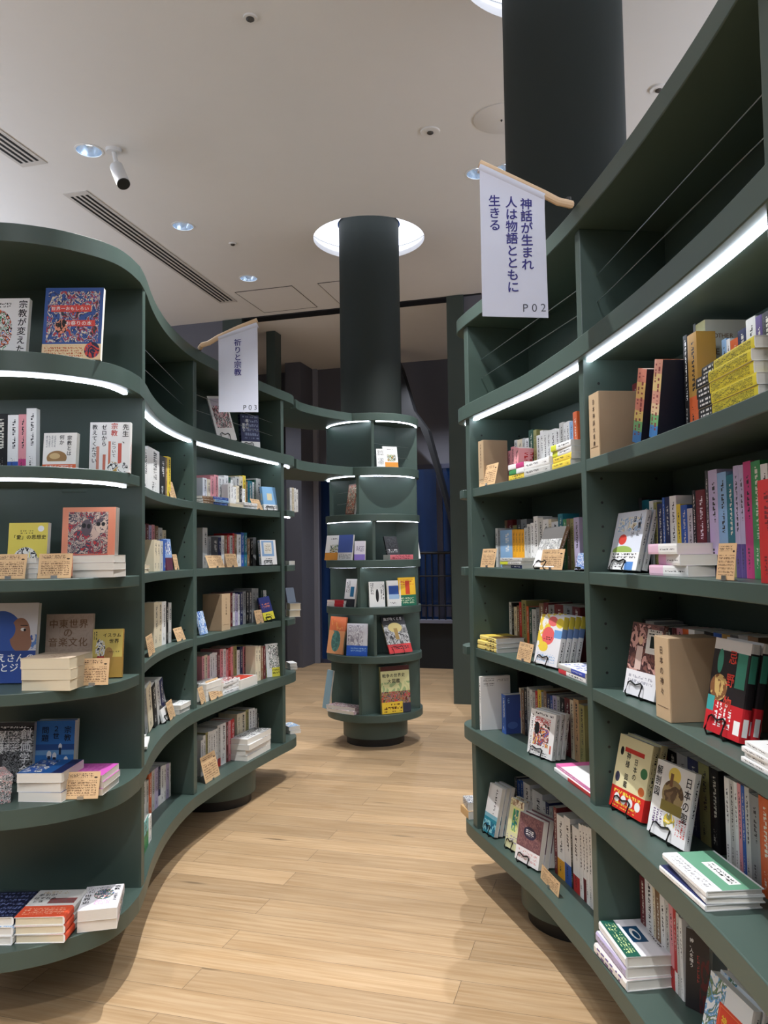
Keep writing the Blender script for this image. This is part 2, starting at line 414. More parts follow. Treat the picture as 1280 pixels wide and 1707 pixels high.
# ------------------------------------------------------------------ bookcases
Z7, Z6, Z5, Z4, Z3, ZL, ZT = .272, .70, 1.055, 1.41, 1.76, 2.14, 2.555
CASEW = .66
CAPN = Curve2([(-1.577, 2.87), (-1.57, 2.76), (-1.545, 2.67), (-1.485, 2.59), (-1.38, 2.51), (-1.235, 2.465), (-1.09, 2.51), (-.985, 2.59), (-.925, 2.67), (-.9, 2.76), (-.893, 2.87)], -1)
def far_cap(C, end, depth, n=2.8, w=CASEW):
    """rounded cap outline past the far end of a case, from its front to its back"""
    k = len(C.p) - 1 if end else 0
    e = C.p[k]; t = (C.p[k] - C.p[k - 1]).normalized() if end else (C.p[0] - C.p[1]).normalized(); nn = C.n[k]
    out = []
    for i in range(29):
        a = math.pi * i / 28; cx, sx = math.cos(a), math.sin(a)
        u = w / 2 * (1 - math.copysign(abs(cx) ** (2 / n), cx)); v = depth * abs(sx) ** (2 / n)
        out.append(e + nn * u + t * v)
    return out
LCAP = far_cap(LC, True, .29); RCAP = far_cap(RC, False, .19)
def full_left(d=0):
    return [p for p in CAPN.p] + LC.p[1:] + LCAP[1:-1] + LC.off(CASEW)[::-1][:-1]
def full_right():
    return LC and (RCAP[::-1] + RC.p[1:] + RC.off(CASEW)[::-1][:-1])
def cap_boards(cap, end_pt):
    return cap
SL, SR = {}, {}
# stations of the upright panels
sL2 = LC.s_at_y(4.06); sLe = LC.s_at_y(5.12); sL0 = LC.s_at_y(2.96)
sRe = RC.s_at_y(3.515); sR1 = RC.s_at_y(2.455); sR2 = RC.spot(1264, ZL, .0, RC.s_at_y(1.7), RC.s_at_y(1.05))
def panel(C, s, d0, d1, z0, z1, th, name, parent, mat=GREEN, bevel=.0025):
    a, b = C.at(s, d0), C.at(s, d1); t = Vector((-C.normal(s).y, C.normal(s).x)) * th / 2
    return MB().prism([a - t, b - t, b + t, a + t], z0, z1).build(name, mat, parent, bevel=bevel)
def bay_shelf(C, s0, s1, ztop, parent, d0=.022, d1=.3, th=.038):
    s0, s1 = s0 + .35, s1 - .35
    return MB().ribbon(C.off(d0, s0, s1), C.off(d1, s0, s1), ztop - th, ztop).build('adjustable_shelf', GREEN, parent, smooth=True, bevel=.002)
def led(C, s0, s1, z, parent, d=.032, wd=.016):
    return MB().ribbon(C.off(d, s0, s1), C.off(d + wd, s0, s1), z - .008, z).build('led_strip', LED, parent)
def wires(C, s0, s1, zs, parent, d=.075):
    a, b = C.at(s0, d), C.at(s1, d)
    for z in zs:
        w_ = MB().tube([(a.x, a.y, z), (b.x, b.y, z)], .0015, 5).build('tension_wire', STEEL, parent)
        kb = MB()
        for p, q in ((a, b), (b, a)):
            u = (q - p).normalized(); kb.tube([(p.x, p.y, z), (p.x + u.x * .012, p.y + u.y * .012, z)], .005, 8)
        kb.build('wire_anchor', STEEL, w_)
def pins(C, s, th, zs, parent_panel, sides, ds=(.07, .25)):
    """rows of shelf pin holes on a panel face"""
    mb = MB(); n = C.normal(s); t = Vector((-n.y, n.x))
    for z in zs:
        for d in ds:
            for sd in sides:
                p = C.at(s, d) + t * sd * (th / 2 - .002)
                q = p + t * sd * .0025
                mb.tube([(p.x, p.y, z), (q.x, q.y, z)], .0045, 8)
    return mb.build('pin_holes', BLACK, parent_panel)
PINZ = [z0 + k * .075 for z0 in (.80,) for k in range(17)]
def pedestal(x, y, parent):
    MB().lathe(x, y, [(0, .06), (.2, .06), (.255, .06), (.255, .214)], 56).build('pedestal_drum', GREEN, parent, smooth=True)
    MB().lathe(x, y, [(.229, 0), (.229, .062)], 56).build('plinth', BLACK, parent, smooth=True)
def arc(r, a0, a1, n=24): return [Vector((CB.x + r * math.cos(math.radians(a0 + (a1 - a0) * i / n)), CB.y + r * math.sin(math.radians(a0 + (a1 - a0) * i / n)))) for i in range(n + 1)]
# ---- left case (carries the P03 banner)
LB = thing('curved_bookcase', 'green curved double-sided bookcase with rounded end carrying the P03 banner', 'bookcase', (-1.06, 4.85, 0))
for z, th, nm in ((Z7, .059, 'base_board'), (Z6, .06, 'shelf_board'), (ZL, .065, 'shelf_board'), (ZT, .06, 'top_board')):
    MB().prism(full_left(), z - th, z).build(nm, GREEN, LB, smooth=True, bevel=.003)
for z in (Z5, Z4, Z3 + .012):                             # boards of the two rounded ends
    MB().prism(CAPN.p, z - .038, z).build('end_shelf', GREEN, LB, smooth=True, bevel=.0025)
    MB().prism(LCAP, z - .038, z).build('end_shelf', GREEN, LB, smooth=True, bevel=.0025)
BULGE_Y = 2.935
MB().box(-1.565, BULGE_Y, Z7, -.905, BULGE_Y + .035, ZT - .06).build('end_back_panel', GREEN, LB)
panel(LC, sL2, .02, .325, Z7, ZT - .06, .04, 'divider_panel', LB)
dvl = [o for o in LB.children if o.name.startswith('divider_panel')][0]
pins(LC, sL2, .04, PINZ, dvl, (-1, 1))
pnl = panel(LC, sLe, .012, CASEW - .012, Z7, ZT - .06, .04, 'end_panel', LB)
pins(LC, sLe, .04, PINZ, pnl, (-1, 1))
MB().ribbon(LC.off(.305, sL0 + 2.5, sLe), LC.off(.33, sL0 + 2.5, sLe), Z7, ZT - .06).build('back_panel', GREEN, LB, smooth=True)
for z in (Z5, Z4, Z3):
    bay_shelf(LC, sL0, sL2, z, LB); bay_shelf(LC, sL2, sLe, z, LB)
led(LC, sL0 + .6, sL2 - 1.0, ZL - .065, LB); led(LC, sL2 + 1.0, sLe - 1.0, ZL - .065, LB)
n_ = len(CAPN.p) - 1
led(CAPN, n_ * .08, n_ * .955, ZL - .065, LB); led(CAPN, n_ * .08, n_ * .945, Z3 + .012 - .038, LB, d=.03, wd=.012)
LCC = Curve2([LC.p[-1] + (p - LC.p[-1]) for p in LCAP[1:15]], -1, smooth=False)
led(LCC, 2, 60, ZL - .065, LB); led(LCC, 2, 60, Z3 - .026, LB)
wires(LC, sL0 + .3, sL2 - .4, (2.26, 2.345), LB); wires(LC, sL2 + .4, sLe - .4, (2.26, 2.345), LB)
pedestal(-1.06, 4.85, LB)
# arched boards linking the left case to the round bookcase
LINKF = Curve2([(-.60, 5.40), (-.575, 5.52), (-.49, 5.68), (-.36, 5.85), (-.24, 5.97)], -1)
LINKB = Curve2([(-1.0, 5.45), (-.97, 5.75), (-.85, 6.1), (-.62, 6.33), (-.44, 6.40)], -1)
for z, th in ((ZL, .066), (ZT, .061)):
    MB().prism(LINKF.p[:-1] + arc(CR + .0006, -112, -198) + [p for p in LINKB.p[::-1] if (p - CB).length > CR + .004], z - th, z + .0006).build('link_board', GREEN, LB, smooth=True, bevel=.003)
# ---- right case (carries the P02 banner)
RB = thing('curved_bookcase', 'green curved double-sided bookcase carrying the P02 banner beside the thick column', 'bookcase', (BIG.x, BIG.y, 0))
for z, th, nm in ((Z7, .059, 'base_board'), (Z6, .06, 'shelf_board'), (ZL, .065, 'shelf_board'), (ZT, .06, 'top_board')):
    MB().prism(full_right(), z - th, z).build(nm, GREEN, RB, smooth=True, bevel=.003)
for z in (Z5, Z4, Z3):
    MB().prism(RCAP, z - .038, z).build('end_shelf', GREEN, RB, smooth=True, bevel=.0025)
pnl = panel(RC, sRe, .012, CASEW - .012, Z7, ZT - .06, .05, 'end_panel', RB); pins(RC, sRe, .05, PINZ, pnl, (-1, 1))
for s in (sR1, sR2):
    pnl = panel(RC, s, .02, .325, Z7, ZT - .06, .04, 'divider_panel', RB); pins(RC, s, .04, PINZ, pnl, (-1, 1))
sRn = len(RC.p) - 2.0
panel(RC, sRn, .012, CASEW - .012, Z7, ZT - .06, .05, 'end_panel', RB)
MB().ribbon(RC.off(.305, sRe, sRn), RC.off(.33, sRe, sRn), Z7, ZT - .06).build('back_panel', GREEN, RB, smooth=True)
for a, b in ((sRe, sR1), (sR1, sR2), (sR2, sRn)):
    for z in (Z5, Z4, Z3): bay_shelf(RC, a, b, z, RB)
    led(RC, a + 1.3, b - .9, ZL - .065, RB); wires(RC, a + .4, b - .4, (2.26, 2.345), RB)
RCC = Curve2([p for p in RCAP[1:15]][::-1], -1, smooth=False)
led(RCC, 60, len(RCC.p) - 4, ZL - .065, RB)
pedestal(BIG.x, BIG.y, RB)
# ---- round bookcase around the middle column
KB = thing('round_bookcase', 'slim round green bookcase wrapped around the middle column', 'bookcase', (CB.x, CB.y, 0))
def arc(r, a0, a1, n=24): return [Vector((CB.x + r * math.cos(math.radians(a0 + (a1 - a0) * i / n)), CB.y + r * math.sin(math.radians(a0 + (a1 - a0) * i / n)))) for i in range(n + 1)]
KZ = [.267, .705, 1.072, 1.43, 1.78, 2.14, 2.555]; KT = [.057, .055, .055, .058, .055, .065, .06]
for i, (z, th) in enumerate(zip(KZ, KT)):
    MB().lathe(CB.x, CB.y, [(0, z - th), (CR, z - th), (CR, z), (0, z)], 72).build(('base_board' if i == 0 else 'top_board' if i == 6 else 'shelf_board'), GREEN, KB, smooth=True, bevel=.003)
def kp(a, r): return Vector((CB.x + r * math.cos(math.radians(a)), CB.y + r * math.sin(math.radians(a))))
def wall_between(p, q, z0, z1, th, name):
    u = (q - p).normalized(); n = Vector((-u.y, u.x)) * th / 2
    return MB().prism([p - n, q - n, q + n, p + n], z0, z1).build(name, GREEN, KB)
TIER = []
for i in range(6):
    z0, z1 = KZ[i], KZ[i + 1] - KT[i + 1]
    odd = i % 2 == 0                                     # b7, b5, b3 tiers: open on the left; the others open on the right
    mid = -107 if odd else -88
    a = [mid - 90, mid, mid + 92, mid + 180]
    for ang in a: wall_between(kp(ang, .02), kp(ang, .366), z0, z1, .022, 'divider_panel')
    for q in range(4):
        a0 = a[q]; a1 = a[(q + 1) % 4] + (360 if q == 3 else 0)
        open_ = (q in (0, 2)) if odd else (q in (1, 3))
        r = .19 if open_ else .362
        wall_between(kp(a0, r), kp(a1, r), z0, z1, .014, 'back_panel' if open_ else 'flush_panel')
    if i >= 0:
        for a0, a1 in ((a[0] + 8, a[1] - 4), (a[1] + 4, a[2] - 8)):
            if i == 0: continue
            MB().ribbon(arc(CR - .024, a0, a1), arc(CR - .012, a0, a1), z1 - (.006 if i > 3 else .003 if i == 3 else .0005), z1 + .004).build('led_strip', LED, KB)
    if i in (4, 5):
        q = (a[0], a[1]) if odd else (a[1], a[2])
        for f in (.1, .19):
            p0, p1 = kp(q[0], .31), kp(q[1], .31)
            MB().tube([(p0.x, p0.y, z0 + f), (p1.x, p1.y, z0 + f)], .001, 5).build('tension_wire', STEEL, KB)
pedestal(CB.x, CB.y, KB)
# ------------------------------------------------------------------ ceiling fittings
for i, (x, y, k, deg) in enumerate(DOWNLIGHTS):
    lab = ['round downlight beside the security camera', 'round downlight halfway along the long air slot', 'round downlight above the far access panels',
           'round downlight behind the tip of the P02 banner', 'round downlight beside the thick column', 'round downlight over the middle of the aisle', 'round downlight over the camera end of the aisle',
           'round downlight over the near end of the P02 bookcase', 'round downlight behind the viewer in the aisle', 'round downlight over the floor behind the P03 rounded end',
           'round downlight on the far side of the P02 bookcase', 'round downlight on the far side of the P03 bookcase'][i]
    o = thing('downlight', lab, 'ceiling light', (x, y, CEIL), 'recessed ceiling downlights')
    MB().lathe(x, y, [(.078, CEIL + .01), (.078, CEIL - .004), (.09, CEIL - .003), (.09, CEIL + .0005)], 32).build('trim_ring', WHITE, o, smooth=True)
    MB().lathe(x, y, [(.078, CEIL), (.07, CEIL + .05), (.05, CEIL + .075)], 32).build('reflector', flat('reflector_chrome', (215, 225, 235), .25, .9), o, smooth=True)
    MB().lathe(x, y, [(.0, CEIL + .06), (.056, CEIL + .06)], 24).build('lamp_face', BULB, o)
def air_slot(p0, p1, width, label):
    o = thing('linear_air_vent', label, 'air vent', (p0[0], p0[1], CEIL))
    a, b = Vector(p0), Vector(p1); u = (b - a).normalized(); n = Vector((-u.y, u.x))
    def strip(mb, s0, s1, w0, w1, z0, z1): return mb.prism([a + u * s0 + n * w0, a + u * s1 + n * w0, a + u * s1 + n * w1, a + u * s0 + n * w1], z0, z1)
    l = (b - a).length
    strip(MB(), -.05, l + .05, -width / 2, width / 2, CEIL - .006, CEIL + .002).build('frame', flat('vent_frame', (196, 191, 185), .7), o)
    for k in range(4):
        c = (k - 1.5) * width * .21
        strip(MB(), 0, l, c - width * .05, c + width * .05, CEIL - .0075, CEIL - .003).build('slot', BLACK, o)
air_slot((-2.14, 5.47), (-1.565, 7.83), .19, 'long linear air vent running above the P03 bookcase')
air_slot((-3.2, 1.45), (-2.27, 4.98), .19, 'short visible linear air vent by the upper edge above the rounded end')
def disc(x, y, r, label, cat, name, core=None):
    o = thing(name, label, cat, (x, y, CEIL))
    MB().lathe(x, y, [(0, CEIL - .008), (r * .96, CEIL - .008), (r, CEIL - .004), (r, CEIL + .001)], 48).build('cover_plate', CEILM, o, smooth=True)
    if core: MB().lathe(x, y, [(0, CEIL - .018), (core * .6, CEIL - .018), (core, CEIL - .012), (core, CEIL - .007)], 20).build('sensor_head', flat('sensor_dark', (70, 66, 62), .5), o, smooth=True)
    return o
disc(.735, 4.56, .165, 'large flat round ceiling speaker beside the thick column', 'ceiling speaker', 'ceiling_speaker', .006)
disc(.317, 4.69, .06, 'small round sprinkler plate between the columns', 'sprinkler', 'ceiling_sprinkler', .02)
disc(-.609, 3.645, .034, 'small dark sensor near the upper edge of the ceiling', 'sensor', 'ceiling_sensor', .02)
disc(-1.22, 6.38, .034, 'small sensor beside the far part of the long vent', 'sensor', 'ceiling_sensor', .018)
disc(1.576, 4.28, .05, 'small round sprinkler plate on the thick column\'s far side', 'sprinkler', 'ceiling_sprinkler', .02)
cam_ = thing('security_camera', 'white security camera hanging from the ceiling beside a downlight', 'security camera', (-1.68, 4.85, CEIL))
WHT = flat('camera_white', (215, 214, 212), .5)
MB().lathe(-1.68, 4.85, [(0, CEIL - .02), (.045, CEIL - .02), (.05, CEIL)], 24).build('mount_plate', WHT, cam_, smooth=True)
MB().tube([(-1.68, 4.85, CEIL - .01), (-1.665, 4.85, CEIL - .08), (-1.655, 4.86, CEIL - .13)], .014, 10).build('arm', WHT, cam_, smooth=True)
d_ = Vector((.28, -.25, -.6)).normalized(); q_ = Vector((-1.665, 4.86, CEIL - .11))
MB().tube([q_, q_ + d_ * .16], .042, 18).build('camera_body', WHT, cam_, smooth=True)
MB().tube([q_ + d_ * .155, q_ + d_ * .168], .04, 18).build('lens_hood', BLACK, cam_, smooth=True)
def access_panel(c0, c1, c2, c3, label):
    o = thing('ceiling_access_panel', label, 'access panel', (c0[0], c0[1], CEIL))
    MB().prism([Vector(c) for c in (c0, c1, c2, c3)], CEIL - .003, CEIL + .001).build('hatch', CEILM, o)
    MB().tube([(c[0], c[1], CEIL - .002) for c in (c0, c1, c2, c3)], .004, 4, closed=True).build('seam', flat('seam_dark', (60, 56, 52), .8), o)
def gquad(p, wa, wb): return [tuple(grid(p, a, b)) for a, b in ((0, 0), (wa, 0), (wa, wb), (0, wb))]
access_panel(*gquad((-1.43, 7.58), .6, .68), 'square ceiling access panel in front of the black track')
access_panel(*gquad((-.60, 7.36), .6, .68), 'square ceiling access panel partly behind the round column')
# ------------------------------------------------------------------ text
_tx = bpy.data.curves.new('glyph', 'FONT'); _to = bpy.data.objects.new('glyph', _tx); COL.objects.link(_to)
_gl = {}
def glyph(ch, bold):
    k = (ch, bold)
    if k not in _gl:
        _tx.body = ch; _tx.offset = bold; bpy.context.view_layer.update()
        dg = bpy.context.evaluated_depsgraph_get(); me = bpy.data.meshes.new_from_object(_to.evaluated_get(dg))
        vs = [tuple(v.co[:2]) for v in me.vertices]; fs = [tuple(p.vertices) for p in me.polygons]
        wd = (max(v[0] for v in vs) - min(v[0] for v in vs)) if vs else .5
        x0 = min((v[0] for v in vs), default=0)
        _gl[k] = (vs, fs, wd, x0); bpy.data.meshes.remove(me)
    return _gl[k]
def text_into(mb, s, x, z, size, M, y=-.0007, vertical=True, bold=.012, mat=0, pitch=1.04, sx=1.0):
    """characters on the plane y of frame M: x,z = centre of the first character; runs down (vertical) or right"""
    for i, ch in enumerate(s):
        if ch == ' ': continue
        vs, fs, wd, x0 = glyph(ch, min(bold, 0))
        asc = ord(ch) < 128
        cx, cz = (x, z - i * size * pitch) if vertical else (x + i * size * (pitch * (.62 if asc else 1)), z)
        ox = x0 + wd / 2 if asc else .5
        for kk, (dx, dz) in enumerate(((0, 0), (-bold, 0), (bold, 0), (0, bold * .7), (0, -bold * .7)) if bold > 0 else ((0, 0),)):
            n = len(mb.v)
            for a, b in vs: mb.v.append(M @ Vector((cx + (a - ox + dx) * size * sx, y - kk * .00006, cz + (b - .36 + dz) * size)))
            for f in fs: mb.face([n + k for k in f], mat)
# ------------------------------------------------------------------ banners on the case tops
NAVY = flat('navy_ink', (50, 48, 122), .8); INK = flat('black_ink', (22, 22, 24), .8); GREYINK = flat('grey_ink', (70, 74, 84), .8)
CLOTH = flat('banner_cloth', (206, 210, 224), .95, 0, .1, .02); WOODP = flat('pale_wood', (208, 180, 146), .55, 0, .4, .06)
def banner(label, base, depth, quad, pole_px, cols, code, txt_size, cols_px, code_px):
    """cloth hangs in the plane y = depth from a bent wooden pole fixed to the case top"""
    o = thing('hanging_banner', label, 'banner', base)
    P = [at_depth(x, y, depth) for x, y in pole_px]; P[-1] = Vector(base)
    MB().tube(P, .0125, 10).build('wooden_pole', WOODP, o, smooth=True)
    MB().tube([Vector(base) + Vector((0, 0, -.0145)), Vector(base) + Vector((0, 0, .022))], .008, 10).build('fixing_screw', BLACK, o)
    TL, TR, BR, BL = [at_depth(x, y, depth) for x, y in quad]
    mb = MB(); nx, nz = 12, 18
    for side in (0, 1):
        for j in range(nz + 1):
            for i in range(nx + 1):
                u, v = i / nx, j / nz
                p = TL.lerp(TR, u).lerp(BL.lerp(BR, u), v)
                p = p + Vector((0, -.010 * (1 - min(1, v / .1)) if v < .1 else -.0006 * math.sin(5 * u + 3 * v), 0)) + Vector((0, .0016 * side, 0))
                mb.v.append(p)
    k = (nx + 1) * (nz + 1)
    for j in range(nz):
        for i in range(nx):
            q = [j * (nx + 1) + i, (j + 1) * (nx + 1) + i, (j + 1) * (nx + 1) + i + 1, j * (nx + 1) + i + 1]
            mb.face(q); mb.face([k + a for a in q][::-1])
    mb.build('cloth', CLOTH, o, smooth=True)
    sl = MB()
    sl.tube([TL.lerp(TR, t / 8) + Vector((0, .004, -.004)) for t in range(9)], .0165, 12)
    sl.build('pole_sleeve', CLOTH, o, smooth=True)
    tx = MB()
    for s, (x, y) in zip(cols, cols_px):
        c = at_depth(x, y, depth - .0014)
        text_into(tx, s, c.x, c.z, txt_size, Matrix.Identity(4), c.y, True, .018, 0, 1.0)
    tx.build('lettering', NAVY, o)
    tc = MB(); c = at_depth(code_px[0], code_px[1], depth - .0014)
    text_into(tc, code, c.x, c.z, txt_size * .92, Matrix.Identity(4), c.y, False, -.004, 0, 1.25)
    tc.build('page_number', GREYINK, o)
banner('pale grey cloth banner numbered P02 on a wooden pole', (.598, 2.43, 2.571), 2.40,
       [(799, 276), (907, 325), (914, 530), (804, 527)], [(799, 273), (850, 297), (905, 323), (930, 336), (952, 341), (958, 340)],
       ['神話が生まれ', '人は物語とともに', '生きる'], 'P02', .0385, [(877, 340), (852, 337), (824, 335)], (876, 513))
banner('pale grey cloth banner numbered P03 on a wooden pole', (-.955, 4.08, 2.571), 4.0,
       [(364, 562), (429, 540), (430.5, 687), (364.5, 687)], [(429, 534), (396, 547), (364, 562), (348, 572), (337, 575), (333, 572)],
       ['祈りと宗教'], 'P03', .0385, [(396, 571)], (408, 679))
# ------------------------------------------------------------------ book materials
PAL = {'w': ('white', (232, 232, 230)), 'lg': ('pale grey', (196, 196, 192)), 'g': ('grey', (140, 142, 142)), 'k': ('black', (24, 24, 26)), 'n': ('navy', (34, 42, 84)),
       'b': ('blue', (52, 92, 170)), 'lb': ('light blue', (140, 178, 216)), 't': ('teal', (36, 112, 128)), 'dg': ('dark green', (28, 72, 58)), 'gn': ('green', (64, 140, 84)),
       'o': ('olive', (150, 146, 92)), 'y': ('yellow', (232, 204, 72)), 'a': ('amber', (226, 162, 40)), 'or': ('orange', (208, 98, 50)), 'r': ('red', (186, 46, 46)),
       'm': ('maroon', (104, 34, 38)), 'p': ('pink', (222, 150, 156)), 'mg': ('magenta', (188, 62, 120)), 'l': ('lilac', (186, 176, 206)), 'v': ('violet', (88, 68, 130)),
       'br': ('brown', (134, 104, 76)), 'c': ('cream', (222, 210, 182)), 'kr': ('kraft brown', (190, 156, 116)), 'aq': ('aqua', (120, 190, 190)), 'ch': ('charcoal', (66, 66, 68)), 'go': ('gold', (176, 136, 64))}
class Mask:
    """little graph builder for printed covers; masks live in the cover's own UV square"""
    def __init__(self, name, base, rough):
        self.m, self.N, self.L, self.b = new_mat(name)
        self.b.inputs['Roughness'].default_value = rough; self.b.inputs['Specular IOR Level'].default_value = .35
        uv = self.N.new('ShaderNodeUVMap'); sp = self.N.new('ShaderNodeSeparateXYZ'); self.L.new(uv.outputs[0], sp.inputs[0])
        self.uv, self.u, self.v = uv.outputs[0], sp.outputs[0], sp.outputs[1]
        rgb = self.N.new('ShaderNodeRGB'); rgb.outputs[0].default_value = lin(base); self.c = rgb.outputs[0]
    def mth(self, op, a, b=0.0, c=None):
        n = self.N.new('ShaderNodeMath'); n.operation = op
        for i, x in enumerate((a, b) if c is None else (a, b, c)):
            if isinstance(x, (int, float)): n.inputs[i].default_value = x
            else: self.L.new(x, n.inputs[i])
        return n.outputs[0]
    def rect(self, u0, v0, u1, v1):
        k = self.mth('MULTIPLY', self.mth('GREATER_THAN', self.v, v0), self.mth('LESS_THAN', self.v, v1))
        if u0 <= 0 and u1 >= 1: return k
        return self.mth('MULTIPLY', k, self.mth('MULTIPLY', self.mth('GREATER_THAN', self.u, u0), self.mth('LESS_THAN', self.u, u1)))
    def ell(self, cu, cv, ru, rv):
        a = self.mth('DIVIDE', self.mth('SUBTRACT', self.u, cu), ru); b = self.mth('DIVIDE', self.mth('SUBTRACT', self.v, cv), rv)
        return self.mth('LESS_THAN', self.mth('ADD', self.mth('MULTIPLY', a, a), self.mth('MULTIPLY', b, b)), 1.0)
    def over(self, fac, col):
        n = self.N.new('ShaderNodeMix'); n.data_type = 'RGBA'; self.L.new(fac, n.inputs[0]); self.L.new(self.c, n.inputs[6])
        if isinstance(col, tuple): n.inputs[7].default_value = lin(col)
        else: self.L.new(col, n.inputs[7])
        self.c = n.outputs[2]
    def art(self, u0, v0, u1, v1, scale, cols, seed=0.0, shape='r', sx=1.0):
        mp = self.N.new('ShaderNodeMapping'); mp.inputs['Location'].default_value = (seed, seed * .7, 0); mp.inputs['Scale'].default_value = (scale * sx, scale, 1); self.L.new(self.uv, mp.inputs[0])
        n = self.N.new('ShaderNodeTexNoise'); n.inputs['Scale'].default_value = 1; n.inputs['Detail'].default_value = 3; n.inputs['Distortion'].default_value = 1.6; self.L.new(mp.outputs[0], n.inputs['Vector'])
        r = self.N.new('ShaderNodeValToRGB'); r.color_ramp.interpolation = 'CONSTANT'; self.L.new(n.outputs[0], r.inputs[0])
        k = len(cols); e = r.color_ramp.elements
        while len(e) < k: e.new(.5)
        for i, c in enumerate(cols): e[i].position = 0 if i == 0 else .36 + .30 * (i - 1) / max(1, k - 1); e[i].color = lin(c)
        self.over(self.rect(u0, v0, u1, v1) if shape == 'r' else self.ell((u0 + u1) / 2, (v0 + v1) / 2, (u1 - u0) / 2, (v1 - v0) / 2), r.outputs[0])
    def marks(self, u0, v0, u1, v1, nu, nv, col, vert=True, fill=.42, seed=0.0):
        """tiny unreadable print: nu x nv character cells in lines"""
        a, b = self.mth('MULTIPLY', self.u, nu / (u1 - u0)), self.mth('MULTIPLY', self.v, nv / (v1 - v0))
        line = a if vert else b; run = b if vert else a
        gap = self.mth('LESS_THAN', self.mth('FRACT', line), .62); g2 = self.mth('LESS_THAN', self.mth('FRACT', run), .8)
        cb = self.N.new('ShaderNodeCombineXYZ')
        self.L.new(self.mth('FLOOR', self.mth('MULTIPLY', line, 3)), cb.inputs[0]); self.L.new(self.mth('FLOOR', self.mth('MULTIPLY', run, 3)), cb.inputs[1]); cb.inputs[2].default_value = seed
        wn = self.N.new('ShaderNodeTexWhiteNoise'); wn.noise_dimensions = '3D'; self.L.new(cb.outputs[0], wn.inputs['Vector'])
        k = self.mth('MULTIPLY', self.mth('GREATER_THAN', wn.outputs[0], fill), self.mth('MULTIPLY', gap, g2))
        self.over(self.mth('MULTIPLY', k, self.rect(u0, v0, u1, v1)), col)
    def done(self):
        self.L.new(self.c, self.b.inputs['Base Color']); return self.m
_cm = {}
def cover(base, *layers, rough=.42):
    """printed cover: layers ('b',v0,v1,rgb) ('r',u0,v0,u1,v1,rgb) ('e',cu,cv,ru,rv,rgb) ('a',...) ('o',...) ('t',...)"""
    key = repr((base, layers, rough))
    if key in _cm: return _cm[key]
    base = PAL[base][1] if isinstance(base, str) else base
    k = Mask('printed_cover', base, rough)
    for i, l in enumerate(layers):
        c = lambda x: PAL[x][1] if isinstance(x, str) else x
        if l[0] == 'b': k.over(k.rect(0, l[1], 1, l[2]), c(l[3]))
        elif l[0] == 'r': k.over(k.rect(*l[1:5]), c(l[5]))
        elif l[0] == 'e': k.over(k.ell(*l[1:5]), c(l[5]))
        elif l[0] == 'a': k.art(*l[1:6], [c(x) for x in l[6]], i * 3.1 + len(_cm) * 1.7)
        elif l[0] == 'o': k.art(*l[1:6], [c(x) for x in l[6]], i * 3.1 + len(_cm) * 1.7, 'e')
        elif l[0] == 't': k.marks(*l[1:7], c(l[7]), *(l[8:9] or (False,)), seed=i + len(_cm) * .37)
        elif l[0] == 'h': k.art(*l[1:6], [c(x) for x in l[6]], i * 3.1, 'r', .25)
    _cm[key] = k.done(); return _cm[key]
_sm = {}
def spine(col, ink=None, band=None, seed=0):
    """spine print: a column of small characters, an optional band (v1, colour)"""
    seed = seed % 4; key = (col, ink, band, seed)
    if key in _sm: return _sm[key]
    base = PAL[col][1] if isinstance(col, str) else col
    lum = sum(base) / 3
    if ink is None: ink = (40, 40, 44) if lum > 120 else (215, 212, 200)
    elif isinstance(ink, str): ink = PAL[ink][1]
    k = Mask('printed_spine', base, .45)
    if band:
        k.over(k.rect(0, 0, 1, band[0]), PAL[band[1]][1])
    top = (.92, .95, .88, .93)[seed]; mid = (.42, .34, .5, .38)[seed]
    k.marks(.28, mid, .74, top, 1, int((top - mid) * 22), ink, True, .40, seed * 1.3)
    k.marks(.34, .08, .66, .26, 1, 6, ink, True, .45, seed * 2.1)
    _sm[key] = k.done(); return _sm[key]
def pages_material(rgb):
    m, N, L, b = new_mat('paper_pages'); b.inputs['Roughness'].default_value = .9; b.inputs['Specular IOR Level'].default_value = .1
    g = N.new('ShaderNodeTexCoord'); mp = N.new('ShaderNodeMapping'); mp.inputs['Scale'].default_value = (0, 900, 0); L.new(g.outputs['Object'], mp.inputs[0])
    n = N.new('ShaderNodeTexNoise'); n.inputs['Scale'].default_value = 1; n.inputs['Detail'].default_value = 1; L.new(mp.outputs[0], n.inputs['Vector'])
    r = N.new('ShaderNodeMapRange'); L.new(n.outputs[0], r.inputs[0]); r.inputs[3].default_value = .82; r.inputs[4].default_value = 1.05
    v = N.new('ShaderNodeVectorMath'); v.operation = 'SCALE'; v.inputs[0].default_value = lin(rgb)[:3]; L.new(r.outputs[0], v.inputs['Scale']); L.new(v.outputs[0], b.inputs['Base Color'])
    return m
PAGES = pages_material((226, 222, 212)); PAGESC = pages_material((222, 210, 182))
TXT = {'k': INK, 'w': flat('white_ink', (240, 240, 238), .7), 'r': flat('red_ink', (196, 60, 44), .7), 'n': NAVY, 'y': flat('yellow_ink', (228, 196, 60), .7), 'g': flat('green_ink', (30, 92, 66), .7),
       'br': flat('brown_ink', (132, 100, 72), .8), 'sv': flat('grey_blue_ink', (140, 160, 186), .8), 'or': flat('orange_ink', (214, 110, 40), .7)}
